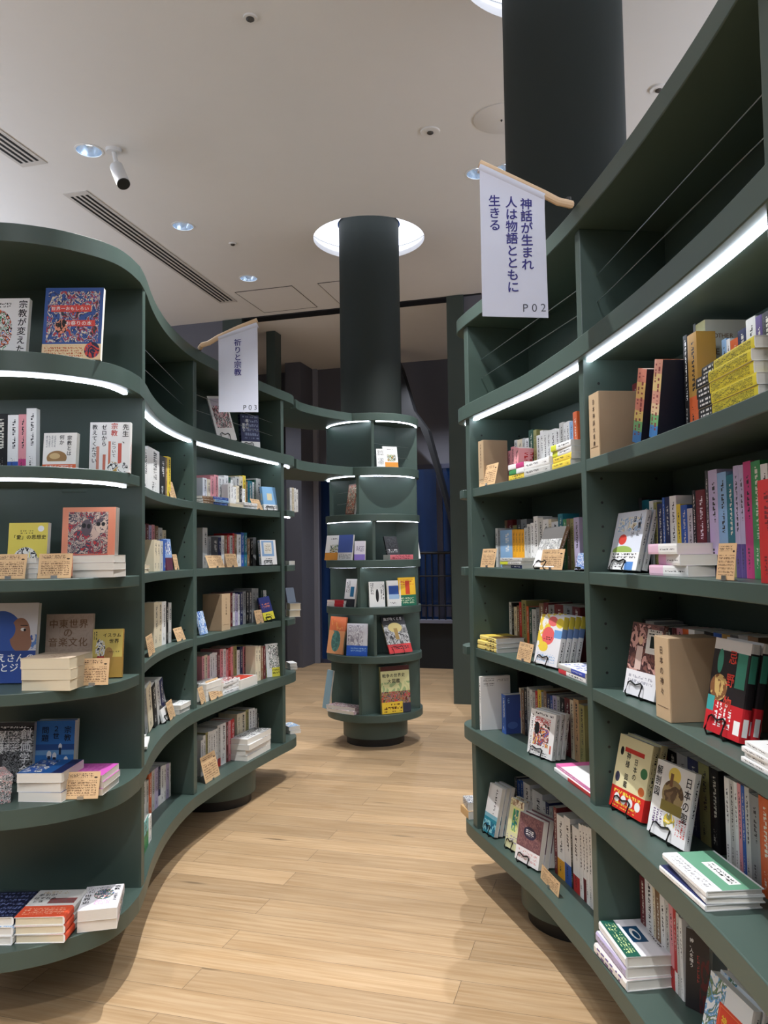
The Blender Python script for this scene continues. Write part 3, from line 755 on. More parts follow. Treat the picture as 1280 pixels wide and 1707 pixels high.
# ------------------------------------------------------------------ book geometry (local: x width, y thickness with the front at y=0, z height)
_bm = {}
def book_meshes(w, h, t, side, mats, hard, pg):
    key = (round(w, 4), round(h, 4), round(t, 4), side, tuple(m.name for m in mats), hard, pg.name)
    if key in _bm: return _bm[key]
    c = min(.0022 if hard else .0009, t * .2); ins = .0035 if hard else .0006; bl = min(t * .16, .004) if hard else min(t * .05, .001)
    # outline of the cover in plan, spine on the left, counter-clockwise from the front fore-edge corner
    out = [(w, 0), (bl, 0), (0, t * .22), (-0.0, t * .78), (bl, t), (w, t)]; inn = [(w, t - c), (c + bl, t - c), (c + bl, c), (w, c)]
    P = out + inn
    if side == 'R': P = [(w - x, y) for x, y in P]
    k = len(P); mb = MB(); mb.v = [Vector((x, y, 0)) for x, y in P] + [Vector((x, y, h)) for x, y in P]
    flip = side == 'R'
    def quad(i, j, mat, uvf):
        q = [i, j, k + j, k + i]; uv = [uvf(a) for a in q]
        # outward: for spine-left plan running from front fore-edge towards the spine the face must be reversed
        if not flip: q, uv = q[::-1], uv[::-1]
        mb.face(q, mat, uv)
    fu = lambda a: (P[a % k][0] / w, 1.0 if a >= k else 0.0)
    su = lambda a: (((P[a % k][1]) / t) if True else 0, 1.0 if a >= k else 0.0)
    bu = lambda a: (1 - P[a % k][0] / w, 1.0 if a >= k else 0.0)
    quad(0, 1, 0, fu)
    for i in (1, 2, 3): quad(i, i + 1, 1, (lambda a: (1 - P[a % k][1] / t, 1.0 if a >= k else 0.0)) if side == 'L' else su)
    quad(4, 5, 2, bu)
    for i in range(5, k): quad(i, (i + 1) % k, 2, lambda a: (.02, .5))
    for base, rev in ((0, False), (k, True)):
        for q in ((0, 1, 8, 9), (1, 2, 8), (2, 3, 7, 8), (3, 4, 7), (4, 5, 6, 7)):
            f = [base + a for a in q]
            if rev != flip: f = f[::-1]
            mb.face(f, 2, [(.02, .5)] * len(f))
    cm = mb.mesh('cover', mats)
    pm = MB()
    a0, a1 = (c + bl, w - ins) if side == 'L' else (ins, w - c - bl)
    pm.box(a0, c, ins, a1, t - c, h - ins)
    pmm = pm.mesh('page_block', [pg])
    _bm[key] = (cm, pmm); return _bm[key]
LABELS = {}
def put(name, mesh, parent):
    o = bpy.data.objects.new(name, mesh); COL.objects.link(o); o.parent = parent; return o
def book(label, M, w, h, t, side='L', front=None, sp=None, back=None, group=None, titles=(), hard=False, pg=None, name='book', cat='book'):
    front = front or cover('w'); back = back or front; sp = sp or back
    LABELS[label] = LABELS.get(label, 0) + 1
    e = bpy.data.objects.new(name, None); COL.objects.link(e); e.empty_display_size = .02; e.matrix_world = M
    tag(e, label, cat, group)
    cm, pm = book_meshes(w, h, t, side, (front, sp, back), hard, pg or PAGES)
    put('cover', cm, e); put('page_block', pm, e)
    I = Matrix.Identity(4)
    if titles:
        for s, u, v, size, vert, ink in titles:
            mb = MB(); text_into(mb, s, u * w, v * h, size * w, I, -.0004, vert, .015, 0, 1.06)
            put('printed_title', mb.mesh('printed_title', [TXT[ink]]), e)
    return e
def solve_top(p, ytop, lean=None):
    lo, hi = .02, .6
    up = lean or Vector((0, 0, 1))
    for _ in range(30):
        m = .5 * (lo + hi)
        if proj(Vector(p) + up * m)[1] > ytop: lo = m
        else: hi = m
    return .5 * (lo + hi)
# ------------------------------------------------------------------ shelf places: curve, height, station range, phrase
NC = Curve2([(-2.0, 2.45), (-.88, 2.45)], -1, smooth=False, dense=20)
KC = Curve2([(-.7, 5.952), (.5, 5.952)], -1, smooth=False, dense=20)
EC = Curve2([(-.80, 5.26), (-.52, 5.36)], -1, smooth=False, dense=20)
XC = Curve2([(.22, 3.60), (.62, 3.66)], -1, smooth=False, dense=20)
PLACE = {}
HGT = {'7': ('bottom shelf', Z7), '6': ('knee-high shelf', Z6), '5': ('waist-high shelf', Z5), '4': ('eye-level shelf', Z4), '3': ('lit shelf', Z3), 'T': ('top shelf', ZL)}
for c_, cu, a_, b_, ph, od in (('A', RC, sRe, sR1, 'P02 far bay', 'far end'), ('B', RC, sR1, len(RC.p) - 1.5, 'P02 near bay', 'far end'),
                               ('L', LC, 0, sL2, 'P03 near bay', 'near end'), ('M', LC, sL2, sLe, 'P03 far bay', 'near end')):
    for h_, (hn, z_) in HGT.items(): PLACE[c_ + h_] = (cu, z_, a_, b_, hn + ', ' + ph, od)
for h_, (hn, z_) in HGT.items():
    PLACE['N' + h_] = (NC, z_ + (.012 if h_ == '3' else 0), 0, len(NC.p) - 1, hn + ', P03 rounded end', 'outer side')
    PLACE['E' + h_] = (EC, z_ + (.012 if h_ == '3' else 0), 0, len(EC.p) - 1, hn + ', P03 far rounded end', 'panel')
    PLACE['X' + h_] = (XC, z_, 0, len(XC.p) - 1, hn + ', P02 rounded end', 'panel')
for h_, z_ in zip('7654', KZ): PLACE['K' + h_] = (KC, z_, 0, len(KC.p) - 1, '', '')
PLACE['K7'] = (KC, KZ[0], 0, len(KC.p) - 1, '', ''); PLACE['K6'] = (KC, KZ[1], 0, len(KC.p) - 1, '', ''); PLACE['K5'] = (KC, KZ[2], 0, len(KC.p) - 1, '', '')
PLACE['K4'] = (KC, KZ[3], 0, len(KC.p) - 1, '', ''); PLACE['K3'] = (KC, KZ[4], 0, len(KC.p) - 1, '', ''); PLACE['KT'] = (KC, KZ[5], 0, len(KC.p) - 1, '', '')
def where(code, px, d, dz=.05):
    C, z, a, b, _, _ = PLACE[code]
    if code[0] in 'ABLM': d = max(d, .026 if code[1] in '345' else .005)
    s = C.spot(px, z + dz, d, max(0, a - 6), min(len(C.p) - 1.001, b + 6)); q = C.at(s, d)
    return Vector((q.x, q.y, z)), s
ORD = 'first second third fourth fifth sixth seventh eighth ninth tenth eleventh twelfth thirteenth fourteenth fifteenth sixteenth seventeenth eighteenth nineteenth twentieth'.split()
def frame(o, x, y, z):
    return Matrix(((x.x, y.x, z.x, o.x), (x.y, y.y, z.y, o.y), (x.z, y.z, z.z, o.z), (0, 0, 0, 1)))
def row(code, d, px0, items, note='', depth=.13, what='upright row'):
    """upright books, spines to the aisle; items: (right edge px, top px, colour[, band][, dict])"""
    C, z, a, b, phrase, od = PLACE[code]
    p0, s0 = where(code, px0, d)
    for i, it in enumerate(items):
        px1, yt, col = it[:3]; band = None; ex = {}
        for x in it[3:]:
            if isinstance(x, dict): ex = x
            else: band = x
        p1, s1 = where(code, px1, d)
        if col == '-': p0, s0 = p1, s1; continue
        u = (p1 - p0); t = u.length
        if t < .003: continue
        u = u / t; inn = Vector((-u.y, u.x, 0)); t -= .0006
        h = solve_top(p0.lerp(p1, .5), yt)
        h = min(max(h, .10), .34)
        t = max(.005, t)
        w_ = min(depth, .29 - d) * (1 if ex.get('wd') is None else ex['wd'])
        M = frame(p1 - u * .0003 + Vector((0, 0, .0007)), inn, -u, Vector((0, 0, 1)))
        c = PAL[col]
        hue = band and PAL[band[1]][0]
        lab = ex.get('label') or '%s %s %s from %s of %s%s, %s' % (c[0], 'book,' , ORD[min(i, 19)], od, note + ' ' if note else '', what, phrase)
        seed = (i * 7 + int(px1)) % 4
        book(lab, M, w_, h, t, 'L', ex.get('front') or cover(c[1]), spine(col, ex.get('ink'), band, seed), cover(c[1]), what + ' on the ' + phrase,
             ex.get('titles', ()), ex.get('hard', False), PAGES, ex.get('name', 'book'), ex.get('cat', 'book'))
        p0, s0 = p1, s1
def upright(code, px0, d0, px1, d1, ytop, t, label, front, titles=(), lean=8, side='L', n=1, sp=None, back=None, stand=None, hard=False, pg=None, gap=.002, roll=0, group=None, hmax=.4, h=None, lift=0):
    """books standing cover outward; n copies one behind the other"""
    P0, _ = where(code, px0, d0); P1, _ = where(code, px1, d1)
    u = (P1 - P0); w_ = u.length; u = u / w_; inn = Vector((-u.y, u.x, 0)); L_ = math.radians(lean)
    base = Vector((0, 0, t * math.sin(L_) + (.0055 if stand else .0007) + lift))
    up = Vector((0, 0, math.cos(L_))) + inn * math.sin(L_); fw = inn * math.cos(L_) - Vector((0, 0, math.sin(L_)))
    if roll:
        r = math.radians(roll); u, up = u * math.cos(r) - up * math.sin(r), up * math.cos(r) + u * math.sin(r)
        base = base + Vector((0, 0, max(0, math.sin(r) * w_)))
    if h is None: h = min(solve_top(P0 + base, ytop, up), hmax)
    back = back or cover('w')
    for k in range(n):
        step = inn * (k * (t / math.cos(L_) + gap))
        lab = label if k == 0 else '%s copy behind %s, %s' % (('second', 'third', 'fourth', 'fifth')[k - 1], label.split(',')[0], label.split(',')[-1].strip())
        book(lab, frame(P0 + base + step, u, fw, up), w_, h, t, side, front, sp or front, back, group or (label if n > 1 else None), titles if k == 0 else (), hard, pg)
    if stand: wire_stand(P0, P1, inn, L_, (t + gap * math.cos(L_)) * n, h, stand)
    return w_, h
def wire_stand(P0, P1, inn, L_, t, h, label):
    u = (P1 - P0).normalized(); w_ = (P1 - P0).length; r = .0024
    a, b = P0 + u * w_ * .16, P0 + u * w_ * .62; z = Vector((0, 0, 1))
    up = Vector((0, 0, math.cos(L_))) + inn * math.sin(L_)
    e = thing('book_stand', label, 'book stand', P0.lerp(P1, .4), 'black wire book stands')
    f = -inn * .005; g = z * (r + .0003)
    lip = h * .19
    MB().tube([a + g + inn * .02, a + g + f, a + g + f - inn * .004 + z * lip * .3, a + f + up * lip + g, a.lerp(b, .15) + f + up * lip * 1.12 + g, a.lerp(b, .5) + f + up * lip * .93 + g,
               a.lerp(b, .85) + f + up * lip * 1.12 + g, b + f + up * lip + g, b + g + f - inn * .004 + z * lip * .3, b + g + f, b + g + inn * .02], r, 6).build('front_lip', WIREB, e, smooth=True)
    tb = t / math.cos(L_) + .005
    q = inn * tb
    MB().tube([a + g + f, a + g + q + inn * .03, b + g + q + inn * .03, b + g + f], r, 6).build('base_wire', WIREB, e, smooth=True)
    MB().tube([a + g + q + inn * .004, a + g + q + up * h * .5, b + g + q + up * h * .5, b + g + q + inn * .004], r, 6).build('back_rest', WIREB, e, smooth=True)
def stack(code, px0, d0, px1, d1, ytop, n, dep, label, tops, mode='fore', sp=None, edge=None, jit=1.0, hard=False, pg=None, titles=(), zoff=0.0, side='R', heights=None, group=None, pull=0.0):
    """flat books, one on another; tops: front material per book from the top down"""
    P0, _ = where(code, px0, d0, .03); P1, _ = where(code, px1, d1, .03)
    P0.z += zoff + .0004; P1.z += zoff + .0004
    u = (P1 - P0); w_ = u.length; u = u / w_; inn = Vector((-u.y, u.x, 0))
    H = max(solve_top(P0, ytop), .006 * n); rnd = random.Random(int(px0 * 7 + px1 * 3 + n))
    if not isinstance(tops, (list, tuple)): tops = [tops] * n
    z = 0.0; hs = heights or [1.0 / n] * n
    names = {1: ['single'], 2: ['upper', 'lower'], 3: ['top', 'middle', 'bottom'], 4: ['top', 'second', 'third', 'bottom'], 5: ['top', 'second', 'third', 'fourth', 'bottom']}[n]
    for k in range(n - 1, -1, -1):                       # from the bottom up
        t = H * hs[k]
        a = math.radians(rnd.uniform(-2.2, 2.2) * jit); sh = u * rnd.uniform(-.004, .004) * jit + inn * rnd.uniform(0, .005) * jit
        uu = u * math.cos(a) + inn * math.sin(a); ii = inn * math.cos(a) - u * math.sin(a); dn = Vector((0, 0, -1))
        top = Vector((0, 0, z + t - .0002))
        lab = (label if n == 1 else '%s book of %s' % (names[k], label))
        fm = tops[k % len(tops)]; spm = (sp[k % len(sp)] if isinstance(sp, (list, tuple)) else sp) or fm
        if mode == 'top': M = frame(P0 + sh + top, uu, dn, ii); ww, hh, sd = w_, dep, side
        else: M = frame(P1 + sh + top, ii, dn, -uu); ww, hh, sd = dep, w_, ('L' if mode == 'spine' else 'R')
        book(lab, M, ww, hh, t - .0006, sd, fm, spm, edge or cover('w'), group or ('books of ' + label if n > 1 else None), titles if k == 0 else (), hard, pg)
        z += t
CARDM = None
def card(code, px0, d0, px1, d1, ytop, label, lean=16, zoff=0.0, roll=0):
    """kraft note card held by a small clip foot"""
    global CARDM
    if CARDM is None:
        CARDM = [cover((204, 170, 128), ('t', .08, .78, .8, .93, 12, 2, (70, 52, 38)), ('t', .08, .12, .92, .68, 18, 6, (104, 78, 56)), ('e', .88, .78, .05, .03, (50, 38, 30)), rough=.8), cover((200, 166, 124), rough=.8)]
    P0, _ = where(code, px0, d0, .03); P1, _ = where(code, px1, d1, .03)
    u = (P1 - P0); w_ = u.length; u = u / w_; inn = Vector((-u.y, u.x, 0)); L_ = math.radians(lean)
    P0 = P0 + Vector((0, 0, zoff + .0022))
    up = Vector((0, 0, math.cos(L_))) + inn * math.sin(L_); fw = inn * math.cos(L_) - Vector((0, 0, math.sin(L_)))
    h = min(max(solve_top(P0, ytop, up), .02), .14)
    e = bpy.data.objects.new('note_card', None); COL.objects.link(e); e.matrix_world = frame(P0, u, fw, up); e.empty_display_size = .02
    tag(e, label, 'note card', 'kraft note cards along the shelves'); LABELS[label] = LABELS.get(label, 0) + 1
    mb = MB(); nx = 6
    for s_ in (0, 1):
        for j in (0, 1):
            for i in range(nx + 1):
                x = i / nx; mb.v.append(Vector((x * w_, .0006 * s_ + .006 * (x - .5) ** 2 * (1 if j else .4), j * h)))
    k = 2 * (nx + 1)
    for i in range(nx):
        q = [i, i + 1, nx + 2 + i, nx + 1 + i]
        mb.face(q, 0, [(i / nx, 0), ((i + 1) / nx, 0), ((i + 1) / nx, 1), (i / nx, 1)]); mb.face([k + a for a in q][::-1], 1, [(0, 0)] * 4)
    put('card', mb.mesh('card', CARDM, True), e)
    cl = MB(); cw = min(.02, w_ * .3)
    Mi = e.matrix_world.inverted(); g = P0 + u * (w_ * .5)
    fr = Mi @ frame(g - Vector((0, 0, .0013)), u, inn, Vector((0, 0, 1)))
    cl.box(-cw / 2, -.004, 0, cw / 2, .022, .0014, fr); cl.box(-cw / 2, -.0022, 0, cw / 2, -.0008, .010, fr); cl.box(-cw / 2, .0045, 0, cw / 2, .006, .012, fr)
    put('clip', cl.mesh('clip', [STEEL]), e)
def slipcase(code, px0, px1, d, ytop, label, depth, titles=()):
    """thick kraft slipcase, spine to the aisle"""
    P0, _ = where(code, px0, d); P1, _ = where(code, px1, d)
    u = (P1 - P0); t = u.length; u = u / t; inn = Vector((-u.y, u.x, 0)); h = solve_top(P0.lerp(P1, .5), ytop); P0.z += .0007; P1.z += .0007
    e = thing('slipcased_book', label, 'book', P0); LABELS[label] = 1
    M = frame(P1, inn, -u, Vector((0, 0, 1)))
    kr = flat('kraft_board', (152, 130, 104), .8, 0, .2, .12); krl = flat('pale_kraft_paper', (186, 162, 130), .8, 0, .2, .06)
    o = MB().box(.003, 0, 0, depth, t, h, M).build('case_board', kr, e, bevel=.0012)
    o = MB().box(0, .0005, .0005, .0029, t - .0005, h - .0005, M).build('spine_label', krl, e)
    tb = MB(); q = frame(P0, u, inn, Vector((0, 0, 1)))
    for s, v, sz in titles: text_into(tb, s, t / 2, h * v, sz * t, q, -.0006, True, .004, 0, 1.25)
    tb.box(t * .14, -.0008, h * .155, t * .86, -.0001, h * .158, q); tb.build('spine_print', flat('dark_brown_ink', (70, 50, 36), .8), e)

    return e
def tilted(code, px0, px1, d, ang, h, label, col, front=None, sp=None, depth=.13):
    """one book leaning sideways along the shelf (positive = top to the right), spine to the aisle"""
    P0, _ = where(code, px0, d); P1, _ = where(code, px1, d)
    u = (P1 - P0); t = u.length; u = u / t; t *= .94; inn = Vector((-u.y, u.x, 0)); a = math.radians(ang); z = Vector((0, 0, 1))
    up = z * math.cos(a) + u * math.sin(a); uu = u * math.cos(a) - z * math.sin(a)
    piv = P1 if ang > 0 else P0
    o = (piv if ang > 0 else piv + uu * t) + Vector((0, 0, .0007))
    c = PAL[col][1]
    book(label, frame(o, inn, -uu, up), depth, h, t, 'L', front or cover(c), sp or spine(col), cover(c))
BK, RD, NV = (26, 26, 28), (196, 56, 46), (40, 46, 96)
KRC = (196, 164, 124)
# =================================================================== P03 rounded end
upright('NT', -34, .17, 42, .17, 498, .02, 'white paperback with large black title at the outer side, top shelf, P03 rounded end',
        cover('w', ('o', .0, .12, .66, .82, 6, ['w', 'gn', 'w', 'k', 'or', 'w', 'b']), ('t', .05, .84, .6, .93, 10, 2, BK), ('t', .1, .02, .7, .12, 14, 2, 'p')),
        [('宗教が変えた', .865, .90, .20, True, 'k')], lean=8)
upright('NT', 68, .16, 167, .165, 480, .018, 'blue festival picture book with red ribbons on the top shelf, P03 rounded end',
        cover((56, 90, 158), ('a', .06, .24, .94, .95, 7, [(56, 90, 158), (56, 90, 158), (36, 52, 104), (220, 210, 190), (56, 90, 158), (196, 72, 60), (40, 60, 70)]),
              ('r', .12, .66, .80, .755, (218, 78, 70)), ('r', .30, .46, .88, .545, (218, 78, 70)), ('o', .2, .36, .42, .56, 9, [(196, 60, 56), 'k', (230, 150, 120)]),
              ('b', 0, .215, (236, 208, 164)), ('t', .05, .04, .7, .19, 18, 4, (196, 90, 50)), ('o', .72, .02, .98, .24, 7, [(60, 70, 130), (210, 70, 60), (40, 40, 70)])),
        [('世界一おもしろい', .16, .706, .076, False, 'w'), ('お祭りの本', .42, .50, .085, False, 'w')], lean=8)
row('N3', .26, -26, [(-12, 700, 'w'), (12, 690, 'k'), (30, 692, 'w', (.2, 'b')), (43, 691, 'p', (.24, 'mg')), (60, 681, 'w', {'ink': 'ch'})], depth=.14)
upright('N3', 70, .20, 126, .20, 722, .012, 'white paperback with a golden dome and orange band, lit shelf, P03 rounded end',
        cover((226, 224, 218), ('e', .42, .33, .30, .19, (146, 112, 70)), ('e', .36, .38, .16, .08, (196, 168, 120)), ('r', .1, .14, .74, .24, (226, 224, 218)), ('b', 0, .16, (206, 96, 56)), ('t', .1, .03, .9, .13, 14, 2, 'w'), ('t', .08, .62, .4, .93, 4, 12, 'g', True)),
        [('宗教とは', .78, .86, .15, True, 'k'), ('何か', .55, .88, .15, True, 'k')], lean=6, n=2, gap=.001)
upright('N3', 148, .30, 216, .31, 704, .026, 'white question and answer paperback beside the panel edge, lit shelf, P03 rounded end',
        cover((234, 233, 230), ('r', .17, .06, .24, .52, (206, 140, 120)), ('r', .33, .04, .40, .36, (196, 110, 90)), ('r', .46, .10, .52, .62, (206, 120, 96)), ('r', .70, .18, .79, .58, (196, 90, 76)), ('o', .45, .0, .72, .22, 8, ['w', 'k', 'w', 'go']), ('o', .70, .0, .95, .2, 8, ['w', 'k', 'w', 'w'])),
        [('先生、', .88, .90, .165, True, 'k'), ('宗教', .60, .92, .17, True, 'r'), ('について', .60, .58, .1, True, 'k'), ('ゼロから', .35, .90, .135, True, 'k'), ('教えてください', .12, .90, .135, True, 'k')], lean=5, side='R')
upright('N4', 10, .30, 76, .30, 872, .012, 'yellow paperback with a small sketched couple, eye-level shelf, P03 rounded end',
        cover((226, 208, 92), ('o', .14, .05, .78, .55, 6, [(226, 208, 92), (232, 230, 222), (232, 230, 222), 'k', (232, 230, 222)]), ('e', .82, .89, .08, .055, 'w'), ('t', .3, .80, .62, .86, 6, 1, BK)),
        [('「愛」の思想史', .14, .735, .12, False, 'k')], lean=6, n=2, gap=.001, lift=0.0)
stack('N4', 40, .14, 62, .14, 930, 4, .10, 'stacked paperbacks between the two kraft cards, eye-level shelf, P03 rounded end', [cover('w', ('t', .1, .1, .9, .9, 8, 5, BK)), cover('w'), cover('c'), cover('ch')], 'fore')
upright('N4', 100, .33, 190, .335, 846, .02, 'orange art book with two painted skulls, eye-level shelf, P03 rounded end',
        cover((232, 150, 116), ('a', .12, .32, .86, .93, 7, [(70, 70, 84), (190, 60, 60), (70, 70, 84), (206, 184, 168), (70, 70, 84), (206, 184, 168)]), ('o', .36, .58, .56, .82, 3, [(214, 196, 178), (214, 196, 178), (90, 80, 86)]), ('o', .62, .62, .84, .84, 3, [(214, 196, 178), (214, 196, 178), (90, 80, 86)]),
              ('e', .41, .73, .04, .035, BK), ('e', .50, .72, .035, .035, BK), ('e', .68, .75, .04, .03, BK), ('e', .77, .75, .035, .03, BK), ('r', .13, .28, .87, .31, (190, 60, 60)), ('t', .05, .05, .95, .22, 16, 3, (196, 90, 60))), lean=5, n=2, gap=.001, back=cover('w'))
stack('N4', 120, .17, 189, .17, 926, 3, .12, 'white-edged stack before the orange skull book, P03 rounded end', cover((232, 150, 116)), 'fore', edge=cover('w'))
card('N4', -14, .10, 41, .10, 924, 'kraft note card in front of the yellow paperback, eye-level shelf, P03 rounded end', 14)
card('N4', 62, .10, 118, .11, 923, 'kraft note card between the yellow and the skull book, eye-level shelf, P03 rounded end', 14)
upright('N5', -46, .22, 56, .22, 1006, .022, 'blue picture book with a veiled girl looking aside, waist-high shelf, P03 rounded end',
        cover((206, 206, 208), ('a', .60, .42, 1, .60, 5, ['w', (90, 130, 190), (206, 206, 208), (60, 90, 160)]), ('e', .40, .46, .42, .44, (58, 92, 168)), ('e', .72, .60, .17, .21, (150, 110, 88)), ('e', .80, .50, .12, .12, (150, 110, 88)), ('e', .46, .66, .18, .14, (58, 92, 168)), ('e', .77, .665, .045, .02, (236, 236, 232)), ('e', .795, .66, .022, .018, BK), ('r', 0, 0, 1, .40, (44, 72, 140)), ('r', .72, .71, .84, .72, BK)),
        [('えさんの', .44, .31, .15, False, 'w'), ('とジャ', .50, .19, .15, False, 'w')], lean=8)
upright('N5', 73, .34, 152, .345, 1024, .02, 'kraft brown paperback about music with pale brown title, waist-high shelf, P03 rounded end',
        cover((188, 166, 146), ('a', 0, 0, 1, .98, 5, [(188, 166, 146), (192, 170, 150), (184, 162, 142)])), [('中東世界', .16, .84, .20, False, 'br'), ('の', .47, .70, .2, False, 'br'), ('音楽文化', .16, .55, .20, False, 'br')], lean=6, side='R')
stack('N5', 34, .08, 116, .07, 1098, 3, .17, 'cream hardbacks stacked in front of the kraft paperback, P03 rounded end', cover((196, 176, 154), ('t', .2, .3, .8, .7, 6, 3, (160, 130, 100))), 'fore', edge=cover('c'), pg=PAGESC, jit=.8)
card('N5', 126, .16, 180, .17, 1098, 'kraft note card in front of the yellow storybook, waist-high shelf, P03 rounded end', 14)
upright('N5', 152, .31, 203, .32, 1049, .022, 'small mustard storybook with a girl and a drum, waist-high shelf, P03 rounded end',
        cover((206, 186, 96), ('r', 0, 0, 1, .42, (176, 140, 66)), ('o', .10, .38, .42, .80, 6, ['w', 'k', 'w', (206, 186, 96)]), ('o', .40, .36, .68, .62, 3, [(150, 110, 60), (170, 130, 70)]), ('r', .16, .30, .40, .44, (186, 60, 50)), ('r', .22, .12, .46, .32, 'p'), ('t', .5, .5, .9, .54, 8, 1, BK), ('t', .04, .78, .14, .95, 1, 7, BK, True)),
        [('イスラム', .40, .87, .145, False, 'k'), ('世界', .62, .745, .16, False, 'k')], lean=8, side='R', sp=spine('go'))
upright('N6', -32, .32, 52, .32, 1205, .03, 'black and white paperback with a tall white title, knee-high shelf, P03 rounded end',
        cover((52, 52, 54), ('a', 0, .5, 1, .92, 9, ['ch', 'lg', 'k', 'g', 'w']), ('b', .86, .94, 'k'), ('t', .3, .88, .95, .93, 10, 1, 'w'), ('t', .35, .5, .72, .76, 7, 6, 'w'), ('a', .4, 0, 1, .5, 12, ['k', 'ch', 'g', 'k']), ('r', 0, .2, .4, .5, 'ch')),
        [('創価学会', .84, .80, .22, True, 'w'), ('秘録', .30, .74, .22, True, 'w')], lean=7)
upright('N6', 56, .34, 121, .345, 1202, .022, 'blue paperback with pale standing figures, knee-high shelf, P03 rounded end',
        cover((48, 116, 186), ('b', .46, .60, (38, 80, 140)), ('b', .42, .50, (110, 160, 206)), ('e', .36, .42, .06, .07, 'w'), ('r', .32, .22, .40, .40, (30, 40, 66)), ('e', .50, .40, .055, .06, 'w'), ('r', .46, .2, .54, .38, (30, 40, 66)), ('e', .64, .56, .045, .05, 'w'), ('r', .61, .42, .67, .54, (30, 40, 66)), ('e', .18, .26, .07, .06, 'w'), ('e', .80, .34, .05, .05, 'w'), ('r', .76, .2, .84, .32, (30, 40, 66)), ('b', 0, .1, (30, 56, 100))),
        [('宗教', .82, .84, .19, True, 'k'), ('２世', .52, .86, .17, True, 'k'), ('問題', .24, .84, .19, True, 'k')], lean=7, n=2, gap=.001)
stack('N6', 26, .10, 100, .09, 1289, 3, .17, 'blue-topped paperbacks stacked before the blue figures book, P03 rounded end', cover((40, 92, 158), ('a', .1, .5, .9, .95, 5, ['n', 'b', 'b', 'w', 'n']), ('b', 0, .25, 'n')), 'fore', jit=1.4)
stack('N6', 101, .16, 170, .16, 1294, 3, .15, 'magenta paperbacks stacked behind a kraft card, knee-high shelf, P03 rounded end', cover((190, 84, 168), ('t', .1, .2, .9, .8, 8, 4, (206, 120, 186))), 'fore', jit=1.2)
card('N6', 105, .12, 163, .125, 1287, 'kraft note card in front of the magenta stack, knee-high shelf, P03 rounded end', 20)
stack('N6', -30, .05, 20, .10, 1300, 3, .13, 'grey patterned paperbacks stacked at the outer side, knee-high shelf, P03 rounded end', cover('lg', ('a', 0, 0, 1, 1, 9, ['w', 'k', 'lg', 'r', 'w'])), 'spine', sp=cover('lg', ('a', 0, 0, 1, 1, 6, ['w', 'g', 'k', 'w', 'r'])))
stack('N7', 23, .075, 108, .08, 1530, 3, .20, 'white hardbacks with orange bands, bottom shelf, P03 rounded end', cover((216, 214, 210), ('b', 0, .40, (222, 88, 58)), ('r', .40, .48, .95, .68, (120, 90, 90)), ('t', .40, .48, .95, .68, 8, 4, (150, 60, 60)), ('t', .12, .86, .7, .93, 9, 1, (180, 150, 70)), ('t', .06, .1, .9, .32, 12, 3, (240, 170, 140))), 'top', hard=True, pg=PAGESC, side='R', sp=cover((216, 214, 210), ('b', 0, .4, (222, 88, 58))),
      titles=[('手引が', .14, .80, .12, False, 'k'), ('はずれる', .10, .68, .11, False, 'k'), ('とき', .12, .56, .11, False, 'k')], jit=.8)
stack('N7', 131, .14, 212, .17, 1519, 2, .19, 'white paperbacks with colourful crowd art, bottom shelf, P03 rounded end', cover((226, 224, 228), ('o', .28, .40, .80, .84, 8, ['w', 'br', 'b', 'gn', 'k', 'p', 'w']), ('t', .35, .2, .75, .38, 8, 3, (226, 120, 190)), ('t', .08, .70, .26, .95, 3, 6, BK, True), ('t', .28, .86, .70, .95, 9, 2, BK)), 'top', side='R',
      titles=[('世界史', .13, .58, .20, True, 'k'), ('宗教', .85, .90, .16, True, 'k'), ('が変えた', .86, .58, .115, True, 'k')], jit=1.6)
stack('N7', -52, .07, 21, .07, 1531, 3, .19, 'navy starry books at the outer side, bottom shelf, P03 rounded end', [cover((22, 26, 52), ('t', .05, .05, .95, .95, 9, 6, (90, 100, 140), False)), cover('w', ('a', 0, 0, 1, 1, 6, ['w', 'lb', 'w'])), cover('w')], 'top', side='R', hard=True)
# =================================================================== P03 near bay
row('L3', .06, 238, [(247, 748, 'w'), (266, 749, 'w', {'ink': 'k'}), (276, 761, 'k', {'ink': 'w'}), (279, 763, 'br'), (285, 762, 'y', {'ink': 'k'})])
card('L3', 285, .05, 295, .06, 800, 'kraft note card at the end of the book row, lit shelf, P03 near bay', 14)
row('L4', .15, 236, [(243, 874, 'g'), (248, 873, 'm'), (253, 876, 'l'), (258, 875, 'p'), (264, 877, 'br'), (271, 880, 'lg'), (277, 884, 'c')], 'rear')
row('L4', .06, 257, [(262, 900, 'c'), (267, 901, 'c'), (272, 902, 'lg'), (279, 900, 'b')], 'front', depth=.075)
upright('L4', 279, .05, 289, .05, 898, .012, 'light blue paperback with a dark red foot, eye-level shelf, P03 near bay', cover((130, 160, 206), ('b', 0, .4, (90, 40, 60)), ('a', .1, .5, .9, .9, 5, ['lb', 'w', 'b'])), lean=6)
card('L4', 292, .05, 299, .06, 924, 'kraft note card standing sideways on the eye-level shelf, P03 near bay', 10)
stack('L4', 238, .03, 250, .03, 942, 2, .08, 'small cream books by the panel, eye-level shelf, P03 near bay', cover('c'), 'fore', pg=PAGESC)
row('L5', .14, 235, [(241, 1008, 'w'), (245, 1007, 'o'), (249, 1006, 'dg'), (253, 1006, 'lg'), (257, 1007, 'k')], 'rear')
row('L5', .08, 257, [(264, 1004, 'c'), (270, 1004, 'c'), (277, 1003, 'w'), (281, 1004, 'k'), (286, 1005, 'lg')], 'front', depth=.05)
card('L5', 249, .03, 259, .04, 1062, 'brown card folded near the panel, waist-high shelf, P03 near bay', 10)
